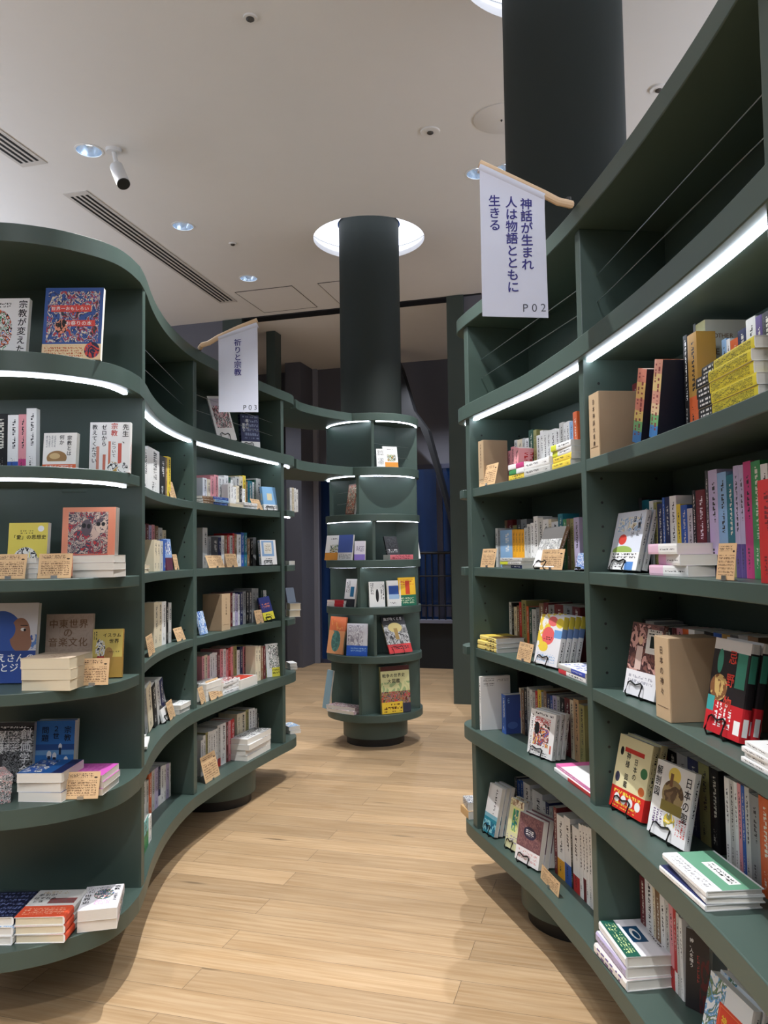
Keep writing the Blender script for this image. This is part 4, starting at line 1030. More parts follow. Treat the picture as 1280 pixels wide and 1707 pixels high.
card('L5', 296, .05, 310, .05, 1048, 'kraft note card beside the divider, waist-high shelf, P03 near bay', 20)
for k_, (x0, x1, h_, c_, nm) in enumerate(((243, 248, .20, 'g', 'grey'), (249, 257, .21, 'c', 'cream'), (258, 264, .20, 'k', 'black'), (264, 271, .20, 'lg', 'pale grey'), (271, 277, .205, 'n', 'navy'))):
    tilted('L6', x0, x1, .07, -15, h_, nm + ' book slumped towards the panel, knee-high shelf, P03 near bay', c_, depth=.12)
upright('L6', 273, .05, 284, .06, 1150, .01, 'small black and white paperback on a wire stand, knee-high shelf, P03 near bay', cover('ch', ('b', 0, .4, 'w'), ('a', .1, .5, .9, .9, 6, ['k', 'g', 'w'])), lean=14, stand='black wire stand on the knee-high shelf, P03 near bay')
card('L6', 284, .04, 293, .05, 1172, 'kraft note card beside the small white stack, knee-high shelf, P03 near bay', 14)
stack('L6', 300, .04, 326, .04, 1176, 2, .13, 'white books stacked against the divider, knee-high shelf, P03 near bay', cover('w', ('t', .1, .2, .9, .8, 8, 4, (150, 160, 160))), 'fore')
stack('L6', 238, .035, 253, .03, 1240, 3, .11, 'white books fanned by the panel, knee-high shelf, P03 near bay', cover('w'), 'fore', jit=4)
row('L7', .13, 236, [(243, 1304, 'w'), (248, 1302, 'lg'), (253, 1289, 'or', {'ink': 'w'}), (258, 1284, 'lg'), (264, 1280, 'l'), (268, 1278, 'n', (.25, 'w')), (273, 1277, 'w'), (277, 1275, 'w'), (282, 1273, 'l'), (285, 1272, 'w')], depth=.13)
row('L7', .19, 281, [(294, 1247, 'w', {'label': 'tall white catalogue with barcodes at the end of the row, bottom shelf, P03 near bay', 'front': cover('w', ('t', .5, .86, .8, .9, 12, 1, BK), ('t', .5, .78, .8, .82, 12, 1, BK))})], depth=.11)
row('L7', .04, 236, [(248, 1369, 'aq', (.55, 'gn'), {'label': 'aqua and green folder at the panel, bottom shelf, P03 near bay'}), (253, 1360, 'w', {'label': 'thin white booklet beside the aqua folder, bottom shelf, P03 near bay'})], depth=.09)
# =================================================================== P03 far bay
upright('MT', 364, .12, 396, .05, 660, .014, 'white picture book with a crowd scene on a wire stand, top shelf, P03 far bay', cover((226, 222, 218), ('a', .12, .28, .92, .80, 9, ['p', 'm', 'ch', 'lg', 'p']), ('r', .12, .78, .92, .94, (190, 180, 190))), lean=16, stand='black wire stand holding the crowd picture book, top shelf, P03 far bay', sp=spine('w'), roll=-7)
upright('MT', 403, .15, 434, .07, 690, .018, 'navy book with white foot band and starry print, top shelf, P03 far bay', cover((36, 42, 80), ('t', .1, .3, .95, .95, 7, 5, (120, 130, 160)), ('b', 0, .22, 'w')), [('星占い', .36, .82, .17, True, 'w'), ('展飾り', .16, .70, .15, True, 'w')], lean=8, n=2, gap=.001, stand='black wire stand holding the navy starry book, top shelf, P03 far bay')
row('M3', .15, 338, [(345, 797, 'w'), (351, 799, 'c'), (357, 794, 'p'), (364, 792, 'p', {'front': cover('p')}), (369, 795, 'w'), (374, 796, 'w'), (381, 793, 'w'), (385, 796, 'dg'), (388, 800, 'w'), (392, 797, 'lg'), (399, 795, 'lg'), (405, 794, 'c'), (410, 793, 'y'), (413, 803, 'br'), (421, 802, 't'), (424, 804, 'w'), (427, 800, 'dg'), (435, 798, 'lg')], 'rear')
row('M3', .10, 380, [(384, 808, 'lg'), (389, 806, 'w'), (394, 812, 'w'), (399, 810, 'c'), (404, 810, 'k'), (409, 815, 'w')], 'front', depth=.042)
stack('M3', 340, .035, 357, .035, 826, 3, .09, 'tan books beside the divider, lit shelf, P03 far bay', cover('br'), 'spine', sp=spine('br'))
stack('M3', 357, .035, 381, .035, 827, 3, .10, 'blue and white books in the row front, lit shelf, P03 far bay', cover('b', ('t', .1, .1, .9, .9, 8, 4, (230, 230, 240))), 'spine', sp=[spine('b'), spine('lb'), spine('b')])
stack('M3', 382, .03, 406, .03, 838, 1, .06, 'single cream book lying flat, lit shelf, P03 far bay', cover('c'), 'fore', pg=PAGESC)
stack('M3', 408, .03, 430, .03, 837, 2, .06, 'white books before the kraft card, lit shelf, P03 far bay', cover('w', ('t', .1, .1, .9, .9, 8, 4, (150, 150, 160))), 'spine', sp=spine('w'))
card('M3', 424, .05, 439, .05, 831, 'kraft note card leaning by the blue book, lit shelf, P03 far bay', 24)
upright('M3', 440, .075, 464, .035, 811, .022, 'light blue paperback with a yellow emblem on a stand, lit shelf, P03 far bay', cover((128, 176, 216), ('r', .3, .42, .64, .72, (214, 206, 170)), ('b', 0, .24, 'w'), ('t', .08, .06, .9, .2, 9, 2, BK)), lean=8, stand='black wire stand holding the light blue emblem paperback, lit shelf, P03 far bay')
row('M4', .15, 338, [(346, 880, 'lg'), (352, 895, 'g'), (364, 895, 'ch'), (369, 896, 'n'), (374, 893, 'w'), (379, 893, 'br'), (383, 892, 'r'), (388, 893, 'lg'), (391, 889, 'r'), (395, 890, 'br'), (402, 891, 'w'), (407, 888, 'b'), (412, 888, 't'), (417, 898, 'br'), (422, 898, 'k'), (427, 896, 'g')])
card('M4', 349, .06, 375, .06, 926, 'wide kraft note card by the divider, eye-level shelf, P03 far bay', 20)
card('M4', 379, .06, 397, .06, 923, 'upright kraft note card in mid shelf, eye-level shelf, P03 far bay', 12)
upright('M4', 436, .075, 462, .035, 900, .02, 'white paperback framed in light blue on a stand, eye-level shelf, P03 far bay', cover('w', ('r', .08, .34, .86, .97, (134, 168, 206)), ('r', .22, .44, .72, .90, (226, 224, 214)), ('t', .28, .5, .66, .82, 5, 4, (150, 140, 110)), ('t', .3, .06, .7, .28, 6, 3, BK)), lean=6, stand='black wire stand holding the framed white paperback, eye-level shelf, P03 far bay')
upright('M5', 337, .05, 347, .06, 1020, .014, 'bright blue leaflet behind the divider edge, waist-high shelf, P03 far bay', cover((40, 130, 190), ('a', 0, 0, 1, 1, 5, ['b', 'w', 'lb', 'b'])), lean=14)
slipcase('M5', 370, 384, .05, 990, 'thick kraft slipcase near the divider, waist-high shelf, P03 far bay', .12, [('人と宗教の書', .86, .13)])
row('M5', .13, 384, [(388, 988, 'm'), (392, 989, 'w'), (397, 990, 'l'), (400, 991, 'w'), (405, 987, 'n'), (410, 986, 'g'), (415, 985, 'k'), (420, 985, 'ch'), (426, 981, 'g'), (431, 981, 'g')])
upright('M5', 440, .13, 466, .075, 984, .03, 'dark green boxed book with white spine in clear sleeve, waist-high shelf, P03 far bay', cover((30, 70, 60), ('r', 0, 0, .5, 1, (206, 206, 200)), ('t', .05, .4, .45, .9, 4, 6, BK), ('r', .5, 0, 1, .34, (130, 110, 150))), lean=4)
upright('M5', 441, .06, 459, .035, 997, .014, 'navy paperback with yellow band leaning on the boxed book, waist-high shelf, P03 far bay', cover((36, 46, 110), ('b', 0, .34, (214, 206, 60)), ('t', .15, .5, .85, .72, 5, 2, (200, 120, 90)), ('t', .15, .08, .85, .28, 7, 2, BK)), lean=16, roll=-5, stand='black wire stand holding the navy yellow-banded paperback, waist-high shelf, P03 far bay')
card('M5', 428, .045, 440, .05, 1018, 'kraft note card before the navy paperback, waist-high shelf, P03 far bay', 12)
row('M6', .15, 337, [(341, 1094, 'p'), (346, 1092, 'c'), (350, 1093, 'p'), (354, 1090, 'w'), (358, 1088, 'w'), (362, 1088, 'w'), (367, 1089, 'm'), (372, 1082, 'p'), (377, 1082, 'w'), (381, 1083, 'p'), (385, 1080, 'r'), (389, 1078, 'p'), (395, 1077, 'o'), (400, 1084, 'w'), (405, 1078, 'n'), (410, 1078, 'p'), (413, 1078, 'br'), (417, 1076, 'go'), (422, 1076, 'br'), (425, 1078, 'ch')])
row('M6', .07, 426, [(430, 1077, 'c'), (435, 1077, 'c'), (439, 1077, 'br'), (443, 1077, 'm')], 'front', depth=.07)
upright('M6', 445, .075, 467, .028, 1074, .013, 'white paperback with dark trees and yellow foot, knee-high shelf, P03 far bay', cover((214, 218, 216), ('a', .2, .25, 1, .95, 5, ['w', 'ch', 'w', 'dg', 'w']), ('r', .4, 0, 1, .27, (206, 200, 70)), ('t', .45, .05, .95, .22, 6, 2, BK)), lean=5)
stack('M6', 345, .04, 372, .04, 1141, 3, .10, 'brown and white books behind a kraft card, knee-high shelf, P03 far bay', [cover('w', ('t', .1, .1, .9, .9, 9, 4, BK)), cover('c'), cover('br')], 'fore')
stack('M6', 373, .03, 401, .03, 1138, 3, .11, 'white picture books in mid shelf, knee-high shelf, P03 far bay', cover('w', ('a', 0, 0, 1, 1, 5, ['w', 'w', 'r', 'k', 'w'])), 'spine', sp=spine('w', 'ch'))
stack('M6', 402, .02, 430, .02, 1134, 1, .12, 'single thin red-topped book lying flat, knee-high shelf, P03 far bay', cover('w', ('r', .1, .08, .92, .92, (206, 70, 50))), 'fore')
card('M6', 352, .03, 372, .035, 1136, 'rounded kraft note card before the stacks, knee-high shelf, P03 far bay', 18)
card('M6', 336, .03, 344, .04, 1147, 'kraft note card tucked by the divider, knee-high shelf, P03 far bay', 14)
row('M7', .13, 335, [(339, 1234, 'w'), (343, 1226, 'w'), (347, 1221, 'o'), (351, 1220, 'w'), (355, 1219, 'w'), (359, 1217, 'w'), (363, 1215, 'w'), (368, 1209, 'lg', (.2, 'r')), (377, 1206, 'w'), (381, 1204, 'm'), (385, 1202, 'p'), (391, 1199, 'r', {'ink': 'w', 'front': cover('k')})])
row('M7', .15, 396, [(400, 1190, 'c', (.3, 'p'), {'front': cover('c', ('b', 0, .32, 'p'), ('a', .2, .4, .8, .9, 4, ['c', 'o', 'c']))}), (410, 1188, 'c'), (415, 1183, 'o'), (420, 1182, 'w'), (425, 1181, 'w'), (429, 1182, 'lg'), (432, 1190, 'k')], 'rear')
stack('M7', 413, .02, 452, .02, 1233, 4, .12, 'printed stack by the end panel, bottom shelf, P03 far bay', cover('w', ('t', .15, .45, .85, .85, 5, 3, BK), ('a', 0, 0, 1, .4, 9, ['w', 'ch', 'w'])), 'fore', sp=spine('go'))
card('M7', 343, .04, 367, .045, 1264, 'kraft note card in front of the row, bottom shelf, P03 far bay', 14)
# ---- far rounded end of the P03 case
row('E3', .06, 483, [(486.5, 813, 'w'), (490, 813, 'c'), (493.5, 814, 'w'), (497, 816, 'w')], depth=.10)
stack('E4', 482, .06, 492, .06, 935, 1, .10, 'single white book lying past the end panel, eye-level shelf, P03 far rounded end', cover('w'), 'fore')
stack('E5', 483, .05, 502, .05, 1006, 2, .12, 'cream hardbacks past the end panel, waist-high shelf, P03 far rounded end', cover((70, 80, 92)), 'fore', pg=PAGESC, hard=True)
upright('E5', 483, .12, 497, .14, 980, .016, 'grey book leaning above the cream hardbacks, waist-high shelf, P03 far rounded end', cover((96, 106, 120)), lean=18, lift=.0)
stack('E6', 483, .05, 495, .05, 1106, 2, .12, 'white books past the end panel, knee-high shelf, P03 far rounded end', cover('w'), 'fore')
stack('E7', 483, .04, 501, .06, 1212, 2, .14, 'blue-topped books past the end panel, bottom shelf, P03 far rounded end', cover((90, 130, 180), ('a', 0, 0, 1, 1, 4, ['b', 'lb', 'w'])), 'fore')
# =================================================================== round bookcase
upright('KT', 628, .06, 642, .075, 748, .012, 'small white sketch-covered book on the uppermost tier, round bookcase', cover('w', ('t', .15, .62, .85, .9, 6, 3, BK), ('a', .2, .15, .85, .5, 6, ['w', 'w', 'g', 'w'])), lean=8)
upright('KT', 640, .075, 664, .12, 744, .014, 'white book with green trees and orange band on the uppermost tier, round bookcase', cover('w', ('a', .28, .28, .86, .62, 6, ['gn', 'o', 'w', 'dg', 'go']), ('b', 0, .25, (214, 140, 50)), ('t', .3, .82, .7, .88, 3, 1, BK)), lean=10)
upright('K3', 575, .17, 590, .06, 806, .016, 'dark brown patterned book leaning on the divider, second tier, round bookcase', cover((110, 64, 44), ('a', .05, .05, .95, .95, 8, ['br', 'k', 'c', 'm', 'or'])), lean=9, hmax=.24)
upright('K4', 540.5, .26, 567, .13, 893, .014, 'white book with green trees and orange band, third tier, round bookcase', cover('w', ('a', .28, .28, .86, .62, 6, ['gn', 'o', 'w', 'dg', 'go']), ('b', 0, .3, (206, 140, 56)), ('t', .3, .82, .7, .88, 3, 1, BK)), lean=9, side='R')
upright('K4', 562, .15, 586, .05, 892, .014, 'plain blue book with white band, third tier, round bookcase', cover((70, 92, 160), ('b', 0, .3, (206, 206, 204)), ('t', .1, .06, .9, .24, 7, 3, 'ch')), lean=7)
upright('K4', 590, .04, 608, .012, 902, .012, 'small white and lilac book by the divider, third tier, round bookcase', cover((220, 216, 226), ('b', 0, .3, (140, 120, 196)), ('t', .15, .45, .9, .75, 4, 4, (80, 70, 110))), lean=6)
upright('K4', 647, .09, 668, .15, 894, .016, 'black book leaning behind the pink flat book, third tier, round bookcase', cover((36, 36, 38), ('a', .1, .5, .9, .95, 6, ['k', 'ch', 'k']), ('b', 0, .16, 'lg'), ('t', .1, .3, .9, .42, 5, 1, 'w')), lean=20)
stack('K4', 649, .06, 688, .17, 925, 1, .10, 'single pink book lying flat, third tier, round bookcase', cover('p', ('t', .1, .2, .9, .8, 5, 3, BK)), 'spine', sp=cover((206, 110, 118), ('t', .1, .1, .9, .9, 2, 6, 'm', True)))
upright('K4', 692, .40, 701, .44, 897, .014, 'white slanted book past the edge of the third tier, round bookcase', cover('w'), lean=10)
stack('K5', 545, .27, 572, .11, 1000, 2, .09, 'red books with white pages on the fourth tier, round bookcase', cover((176, 40, 50)), 'spine', sp=cover((186, 40, 50), ('r', 0, .55, 1, 1, (222, 214, 210))))
upright('K5', 572, .14, 590, .06, 965, .018, 'white book with teal panel and black band, fourth tier, round bookcase', cover('w', ('r', .5, .36, .84, .72, (40, 110, 150)), ('b', 0, .28, (30, 34, 40)), ('t', .1, .5, .45, .95, 3, 9, BK, True)), lean=10)
upright('K5', 616, .025, 642, .06, 970, .012, 'white book with a black leaf figure, fourth tier, round bookcase', cover((226, 226, 222), ('e', .52, .45, .1, .26, BK), ('t', .08, .5, .3, .95, 2, 8, BK, True), ('t', .7, .3, .95, .9, 2, 9, BK, True)), lean=6, n=2)
upright('K5', 646, .085, 669, .13, 968, .011, 'white book with a blue sky photograph, fourth tier, round bookcase', cover((224, 222, 216), ('r', .14, .28, .86, .80, (44, 80, 150)), ('r', .14, .28, .86, .46, (150, 180, 210)), ('t', .2, .06, .7, .16, 5, 1, BK)), lean=6, sp=spine('c'))
upright('K5', 666, .125, 694, .215, 963, .012, 'yellow book with a red tower and green band, fourth tier, round bookcase', cover((232, 184, 52), ('b', 0, .38, (40, 110, 84)), ('r', .40, .40, .66, .88, (200, 70, 46)), ('t', .08, .74, .9, .92, 6, 2, (200, 70, 46)), ('t', .1, .08, .9, .32, 8, 3, (206, 216, 180))), lean=5)
upright('K6', 544, .265, 570, .12, 1027, .014, 'orange book with a teal shape, fifth tier, round bookcase', cover((216, 152, 104), ('o', .22, .06, .78, .62, 4, [(90, 140, 130), (70, 110, 104), (90, 140, 130)]), ('e', .36, .64, .1, .06, (90, 140, 130)), ('a', 0, .62, 1, 1, 3, [(220, 150, 90), (206, 110, 70)])), [('キング', .2, .87, .16, False, 'or'), ('せまる', .34, .77, .15, False, 'or')], lean=10, side='R')
upright('K6', 577, .08, 611, .015, 1039, .012, 'grey watercolour book with a blue foot, fifth tier, round bookcase', cover((206, 206, 210), ('a', .05, .32, .8, .95, 4, [(206, 206, 210), (176, 170, 178), (214, 214, 216), (150, 146, 156)]), ('b', 0, .32, (44, 88, 178)), ('t', .2, .12, .95, .26, 10, 2, 'lb')), lean=6, side='R')
upright('K6', 650, .075, 688, .20, 1028, .012, 'black and red book with a pale cloud shape, fifth tier, round bookcase', cover((44, 42, 42), ('a', .0, .2, 1, .75, 5, [(60, 58, 58), (150, 146, 140), (206, 204, 200), (90, 88, 86)]), ('e', .5, .68, .30, .13, (226, 206, 130)), ('r', .42, .36, .58, .66, (176, 140, 70)), ('b', 0, .24, (196, 52, 52)), ('t', .1, .1, .9, .2, 8, 2, BK), ('b', .86, 1, (26, 26, 28))), [('風が吹くとき', .15, .915, .13, False, 'w')], lean=24, stand='black wire stand holding the black and red book, round bookcase')
stack('K7', 541, .20, 590, .05, 1175, 2, .12, 'white printed paperbacks lying on the lowest tier, round bookcase', cover('w', ('a', 0, 0, 1, 1, 6, ['w', 'w', 'p', 'k', 'w'])), 'top', jit=3, side='R')
upright('K7', 637, .03, 685, .13, 1112, .03, 'large yellow illustrated history atlas on the lowest tier, round bookcase', cover((206, 204, 150), ('b', .9, 1, (70, 30, 26)), ('a', 0, .16, 1, .46, 9, ['m', 'ch', 'o', 'r', 'g', 'k']), ('a', 0, .46, 1, .66, 3, [(190, 196, 140), (206, 204, 150), (150, 170, 120)]), ('r', 0, 0, .72, .24, (226, 190, 60)), ('t', .06, .03, .7, .2, 6, 2, (90, 50, 20)), ('r', .72, 0, 1, .2, (50, 54, 70))), [('戦争の世界史', .12, .80, .125, False, 'k'), ('大図鑑', .30, .68, .14, False, 'k')], lean=5, side='L', sp=spine('o'))
upright('K7', 537, .33, 547, .26, 1116, .012, 'pale blue folder leaning at the side of the lowest tier, round bookcase', cover((120, 146, 156)), lean=10)
# =================================================================== P02 far bay
slipcase('A3', 798, 806, .03, 735, 'kraft slipcase behind a note card, lit shelf, P02 far bay', .115, [('日本古典文学大系', .90, .20)])
card('A3', 798, .0, 824, .02, 778, 'kraft note card before the slipcase, lit shelf, P02 far bay', 12)
row('A3', .15, 846, [(852, 752, 'p'), (858, 745, 'p'), (863, 734, 'lg'), (871, 733, 'c'), (876, 731, 'lg'), (882, 731, 'w'), (890, 717, 'dg'), (895, 717, 'o'), (901, 726, 'w'), (907, 724, 'lg')], 'rear')
row('A3', .10, 901, [(906, 718, 'w'), (912, 719, 'w'), (918, 718, 'w', {'wd': .8, 'front': cover('w', ('t', .2, .3, .9, .9, 3, 4, BK))}), (926, 716, 'w'), (933, 716, 'w', {'ink': 'ch'}), (940, 705, 'lg'), (944, 706, 'w'), (950, 703, 'w'), (956, 703, 'lb'), (963, 687, 'or')], 'front', depth=.12)
tilted('A3', 852, 860, .085, 14, .14, 'pink booklet leaning on a book row, lit shelf, P02 far bay', 'p', cover('p', ('t', .2, .1, .8, .9, 3, 8, 'r', True)))
stack('A3', 846, .03, 872, .03, 776, 3, .035, 'pink and green books at the row foot, lit shelf, P02 far bay', [cover('c'), cover('c'), cover('y')], 'spine', sp=[cover('w', ('r', 0, 0, 1, .5, 'mg')), cover('gn', ('r', 0, 0, 1, .5, 'w')), cover('y', ('t', .2, .1, .8, .9, 1, 8, BK, True))])
stack('A3', 873, .03, 915, .03, 773, 2, .06, 'white books with printed spines, lit shelf, P02 far bay', cover('w'), 'spine', sp=[spine('w'), spine('lg')])
stack('A3', 919, .03, 951, .03, 744, 4, .065, 'white and lime spines stacked high, lit shelf, P02 far bay', [cover('w'), cover('w'), cover('y'), cover('y')], 'spine', sp=[cover('w', ('r', 0, .72, 1, 1, (206, 214, 60)), ('t', .3, .1, .7, .66, 1, 7, BK, True)), cover('w', ('r', 0, .72, 1, 1, (206, 214, 60)), ('t', .3, .1, .7, .66, 1, 7, BK, True)), spine('y'), spine('y')])
card('A4', 800, .0, 823, .02, 915, 'kraft note card at the far end, eye-level shelf, P02 far bay', 10)
row('A4', .17, 838, [(846, 868, 'br'), (855, 867, 'm'), (862, 876, 'o'), (869, 866, 'ch'), (879, 866, 'g')], 'rear', depth=.10)
row('A4', .10, 826, [(830, 881, 'lg'), (834, 881, 'g'), (854, 884, 'lb', {'label': 'light blue patterned cover beside the amber spines, eye-level shelf, P02 far bay', 'wd': .6, 'ink': 'w'}), (859, 883, 'a'), (864, 883, 'a'), (869, 883, 'a'), (874, 883, 'a'), (879, 880, 'lg'), (885, 874, 'lg'), (890, 872, 'w'), (897, 861, 'w'), (906, 863, 'lg'), (915, 866, 'w'), (920, 866, 'c'), (931, 870, 'w'), (939, 857, 't'), (945, 866, 'gn'), (951, 865, 'br'), (957, 865, 'o'), (966, 863, 'l')], 'front', depth=.065)
stack('A4', 833, .03, 868, .03, 930, 3, .065, 'grey and blue printed books, eye-level shelf, P02 far bay', [cover('lg', ('t', .1, .1, .9, .9, 6, 6, BK)), cover('lg'), cover('lg')], 'spine', sp=[spine('lg'), cover('lg', ('r', 0, .62, 1, 1, (206, 214, 60)), ('t', .3, .1, .7, .6, 1, 6, BK, True)), cover('n', ('r', 0, .55, 1, 1, 'lg'), ('t', .3, .1, .7, .5, 1, 4, 'w', True))])
upright('A4', 887, .03, 922, .02, 880, .014, 'grey and white photograph paperback leaning on a stand, eye-level shelf, P02 far bay', cover('w', ('r', 0, .42, 1, 1, (110, 108, 106)), ('a', 0, .42, 1, .7, 6, ['g', 'w', 'g', 'lg'])), lean=20, side='R', sp=spine('br'), stand='black wire stand holding the photograph paperback, eye-level shelf, P02 far bay')
card('A4', 899, .0, 936, .005, 916, 'wide kraft note card before the photograph paperback, eye-level shelf, P02 far bay', 10)
upright('A4', 958, .03, 974, .02, 922, .012, 'light blue leaf patterned paperback by the divider, eye-level shelf, P02 far bay', cover((110, 170, 216), ('a', 0, 0, 1, 1, 5, ['lb', 'w', 'b', 'lb'])), lean=14, stand='black wire stand by the divider, eye-level shelf, P02 far bay')
stack('A5', 797, .026, 826, .026, 1058, 3, .13, 'yellow hardbacks at the far end, waist-high shelf, P02 far bay', cover((222, 196, 84), ('r', 0, 0, 1, .5, (90, 70, 40))), 'spine', sp=cover((226, 206, 120), ('t', .15, .1, .85, .6, 1, 4, BK, True)), hard=True)
card('A5', 860, .02, 883, .02, 1069, 'kraft note card beside the yellow stack, waist-high shelf, P02 far bay', 14)
row('A5', .17, 849, [(853, 1004, 'w'), (857, 1005, 'k'), (862, 1012, 'c'), (866, 1010, 'br'), (870, 1004, 'r'), (878, 1001, 'o'), (882, 1011, 'or'), (887, 1013, 'dg'), (894, 1016, 'lg'), (900, 1014, 'g'), (907, 1006, 'br'), (915, 1005, 'm'), (925, 1009, 'g'), (940, 1008, 'm'), (955, 1010, 'g'), (968, 1012, 'm')], depth=.11)
upright('A5', 889, .03, 927, .045, 1023, .02, 'white paperback with pink and yellow balloons on a stand, waist-high shelf, P02 far bay', cover((226, 226, 230), ('o', -.1, .3, .5, 1.05, 3, ['y', 'y', 'w']), ('e', .56, .88, .20, .10, (226, 110, 110)), ('e', .44, .58, .26, .18, (226, 100, 100)), ('e', .86, .86, .16, .10, (226, 206, 70)), ('r', .68, .56, 1, .72, (110, 160, 214)), ('e', .3, .35, .2, .1, 'y'), ('t', .1, .06, .9, .22, 8, 3, 'lb'), ('t', .25, .5, .62, .56, 4, 1, BK)), lean=12, side='R', n=4, gap=.003, sp=cover('w', ('r', 0, .76, 1, 1, (206, 190, 70)), ('r', 0, .58, 1, .76, (110, 140, 190)), ('t', .3, .08, .7, .5, 1, 8, BK, True)), stand='black wire stand holding the balloon paperbacks, waist-high shelf, P02 far bay')
stack('A5', 928, .02, 974, .02, 1106, 2, .13, 'blue and red spined books by the divider, waist-high shelf, P02 far bay', [cover('w', ('t', .1, .1, .9, .9, 8, 4, (90, 110, 190))), cover('w')], 'spine', sp=[cover((60, 80, 180), ('r', 0, .5, 1, 1, 'lg'), ('t', .3, .1, .7, .45, 1, 5, 'w', True)), cover('w', ('r', 0, .7, 1, 1, (206, 60, 70)), ('t', .3, .1, .7, .6, 1, 6, BK, True))])
row('A6', .03, 799, [(802, 1128, 'w', {'label': 'white catalogue with barcodes flat against the end panel, knee-high shelf, P02 far bay', 'front': cover((226, 226, 224), ('t', .1, .91, .46, .96, 16, 1, BK), ('t', .1, .82, .46, .87, 16, 1, BK), ('e', .88, .52, .07, .03, NV), ('e', .9, .6, .05, .025, NV), ('t', .55, .9, .95, .95, 10, 2, (150, 150, 150)))})], depth=.14)
row('A6', .215, 842, [(846, 1112, 't'), (858, 1115, 'c', {'ink': 'ch'}), (866, 1118, 'k')], 'tall', depth=.07)
row('A6', .10, 836, [(843, 1158, 'b', {'label': 'dark blue hardback with a thin red line, knee-high shelf, P02 far bay', 'wd': .72, 'front': cover((50, 70, 130), ('t', .1, .78, .2, .92, 1, 3, 'lb'), ('e', .3, .22, .22, .09, (70, 96, 156)), ('r', .62, .4, .66, .58, 'r'))})], depth=.15)
row('A6', .17, 866, [(869, 1147, 'c'), (874, 1150, 'br'), (879, 1148, 'k'), (884, 1146, 'lg'), (888, 1150, 'w'), (893, 1154, 'lg'), (897, 1152, 'r'), (903, 1150, 'y'), (907, 1154, 'g'), (912, 1152, 'br'), (918, 1157, 'n'), (922, 1160, 'b'), (929, 1160, 'l'), (934, 1161, 'lg'), (942, 1164, 'k'), (951, 1164, 'm'), (957, 1167, 'c'), (966, 1166, 'kr'), (975, 1175, 'o')], depth=.11)
upright('A6', 878, .044, 919, .07, 1180, .018, 'white storybook with a colourful market picture on a stand, knee-high shelf, P02 far bay', cover((232, 230, 228), ('a', .18, .22, .80, .80, 6, ['y', 'or', 'w', 'k', 'or', 'b']), ('h', .2, .72, .82, .86, 14, ['r', 'w', 'r', 'w']), ('t', .2, .9, .9, .97, 8, 1, BK), ('t', .04, .1, .12, .9, 1, 16, BK, True), ('r', .86, .12, .92, .3, (206, 110, 90)), ('e', .3, .6, .1, .14, BK), ('t', .1, .03, .8, .1, 8, 1, BK)), lean=9, side='R', n=3, gap=.004, sp=spine('lg'), stand='black wire stand holding the market storybooks, knee-high shelf, P02 far bay')
stack('A6', 927, .045, 985, .035, 1273, 2, .13, 'pink and red spined paperbacks by the divider, knee-high shelf, P02 far bay', [cover('w', ('b', .86, 1, (226, 110, 170)), ('t', .5, .2, .9, .5, 4, 3, BK)), cover('w', ('t', .1, .6, .5, .9, 4, 3, 'gn'))], 'spine', sp=[cover((226, 130, 180), ('t', .3, .3, .7, .9, 1, 6, 'w', True)), cover((196, 60, 60), ('r', 0, .6, 1, 1, 'w'))])
upright('A7', 803, .02, 823, .03, 1304, .018, 'grey and teal sea-wave paperback on a stand, bottom shelf, P02 far bay', cover((206, 206, 206), ('b', 0, .32, (30, 120, 140)), ('a', 0, .04, 1, .26, 3, [(30, 120, 140), (20, 90, 120), (130, 190, 200)]), ('b', .32, .40, (110, 160, 176)), ('t', .6, .42, .8, .95, 1, 10, BK, True)), lean=13, side='L', n=3, gap=.004, stand='black wire stand holding the sea-wave paperbacks, bottom shelf, P02 far bay')
upright('A7', 840, .036, 862, .05, 1328, .018, 'pale green ornament paperback on a stand, bottom shelf, P02 far bay', cover((206, 204, 160), ('r', .26, .34, .72, .84, (216, 220, 140)), ('a', .3, .36, .68, .8, 5, ['gn', (216, 220, 140), 't', 'gn']), ('t', .06, .14, .9, .26, 5, 2, (110, 90, 170)), ('a', .0, .86, 1, 1, 5, ['o', 'c', 'br'])), lean=12, side='L', n=2, gap=.004, stand='black wire stand holding the pale green ornament paperbacks, bottom shelf, P02 far bay')
upright('A7', 857, .02, 896, .046, 1352, .022, 'plum brown pocket guide with white band on a stand, bottom shelf, P02 far bay', cover((112, 76, 80), ('a', .04, .34, .96, .98, 8, [(112, 76, 80), (112, 76, 80), (140, 100, 98), (104, 70, 76)]), ('e', .5, .64, .26, .13, (50, 46, 66)), ('t', .34, .58, .68, .70, 3, 3, 'w'), ('b', 0, .30, (226, 222, 222)), ('t', .1, .05, .9, .26, 6, 3, (206, 160, 160))), lean=11, side='L', n=3, gap=.005, stand='black wire stand holding the plum brown guides, bottom shelf, P02 far bay')
row('A7', .19, 849, [(855, 1293, 'k'), (859, 1295, 'c'), (863, 1296, 'ch'), (868, 1301, 'b'), (873, 1301, 'b'), (884, 1306, 'w'), (888, 1318, 'lg'), (905, 1320, 'w'), (910, 1336, 'w'), (916, 1338, 'n'), (922, 1346, 'lg')], 'rear', depth=.085)
row('A7', .11, 924, [(929, 1346, 'm'), (941, 1360, 'w', (.3, 'a')), (952, 1362, 'w', (.3, 'b')), (955, 1376, 'k'), (966, 1379, 'w', (.26, 'r')), (972, 1374, 'w'), (977, 1376, 'w', (.3, 'm')), (982, 1378, 'w'), (988, 1380, 'w')], 'front', depth=.12)
card('A7', 900, .035, 930, .03, 1440, 'curled kraft note card before the plum guides, bottom shelf, P02 far bay', 8)
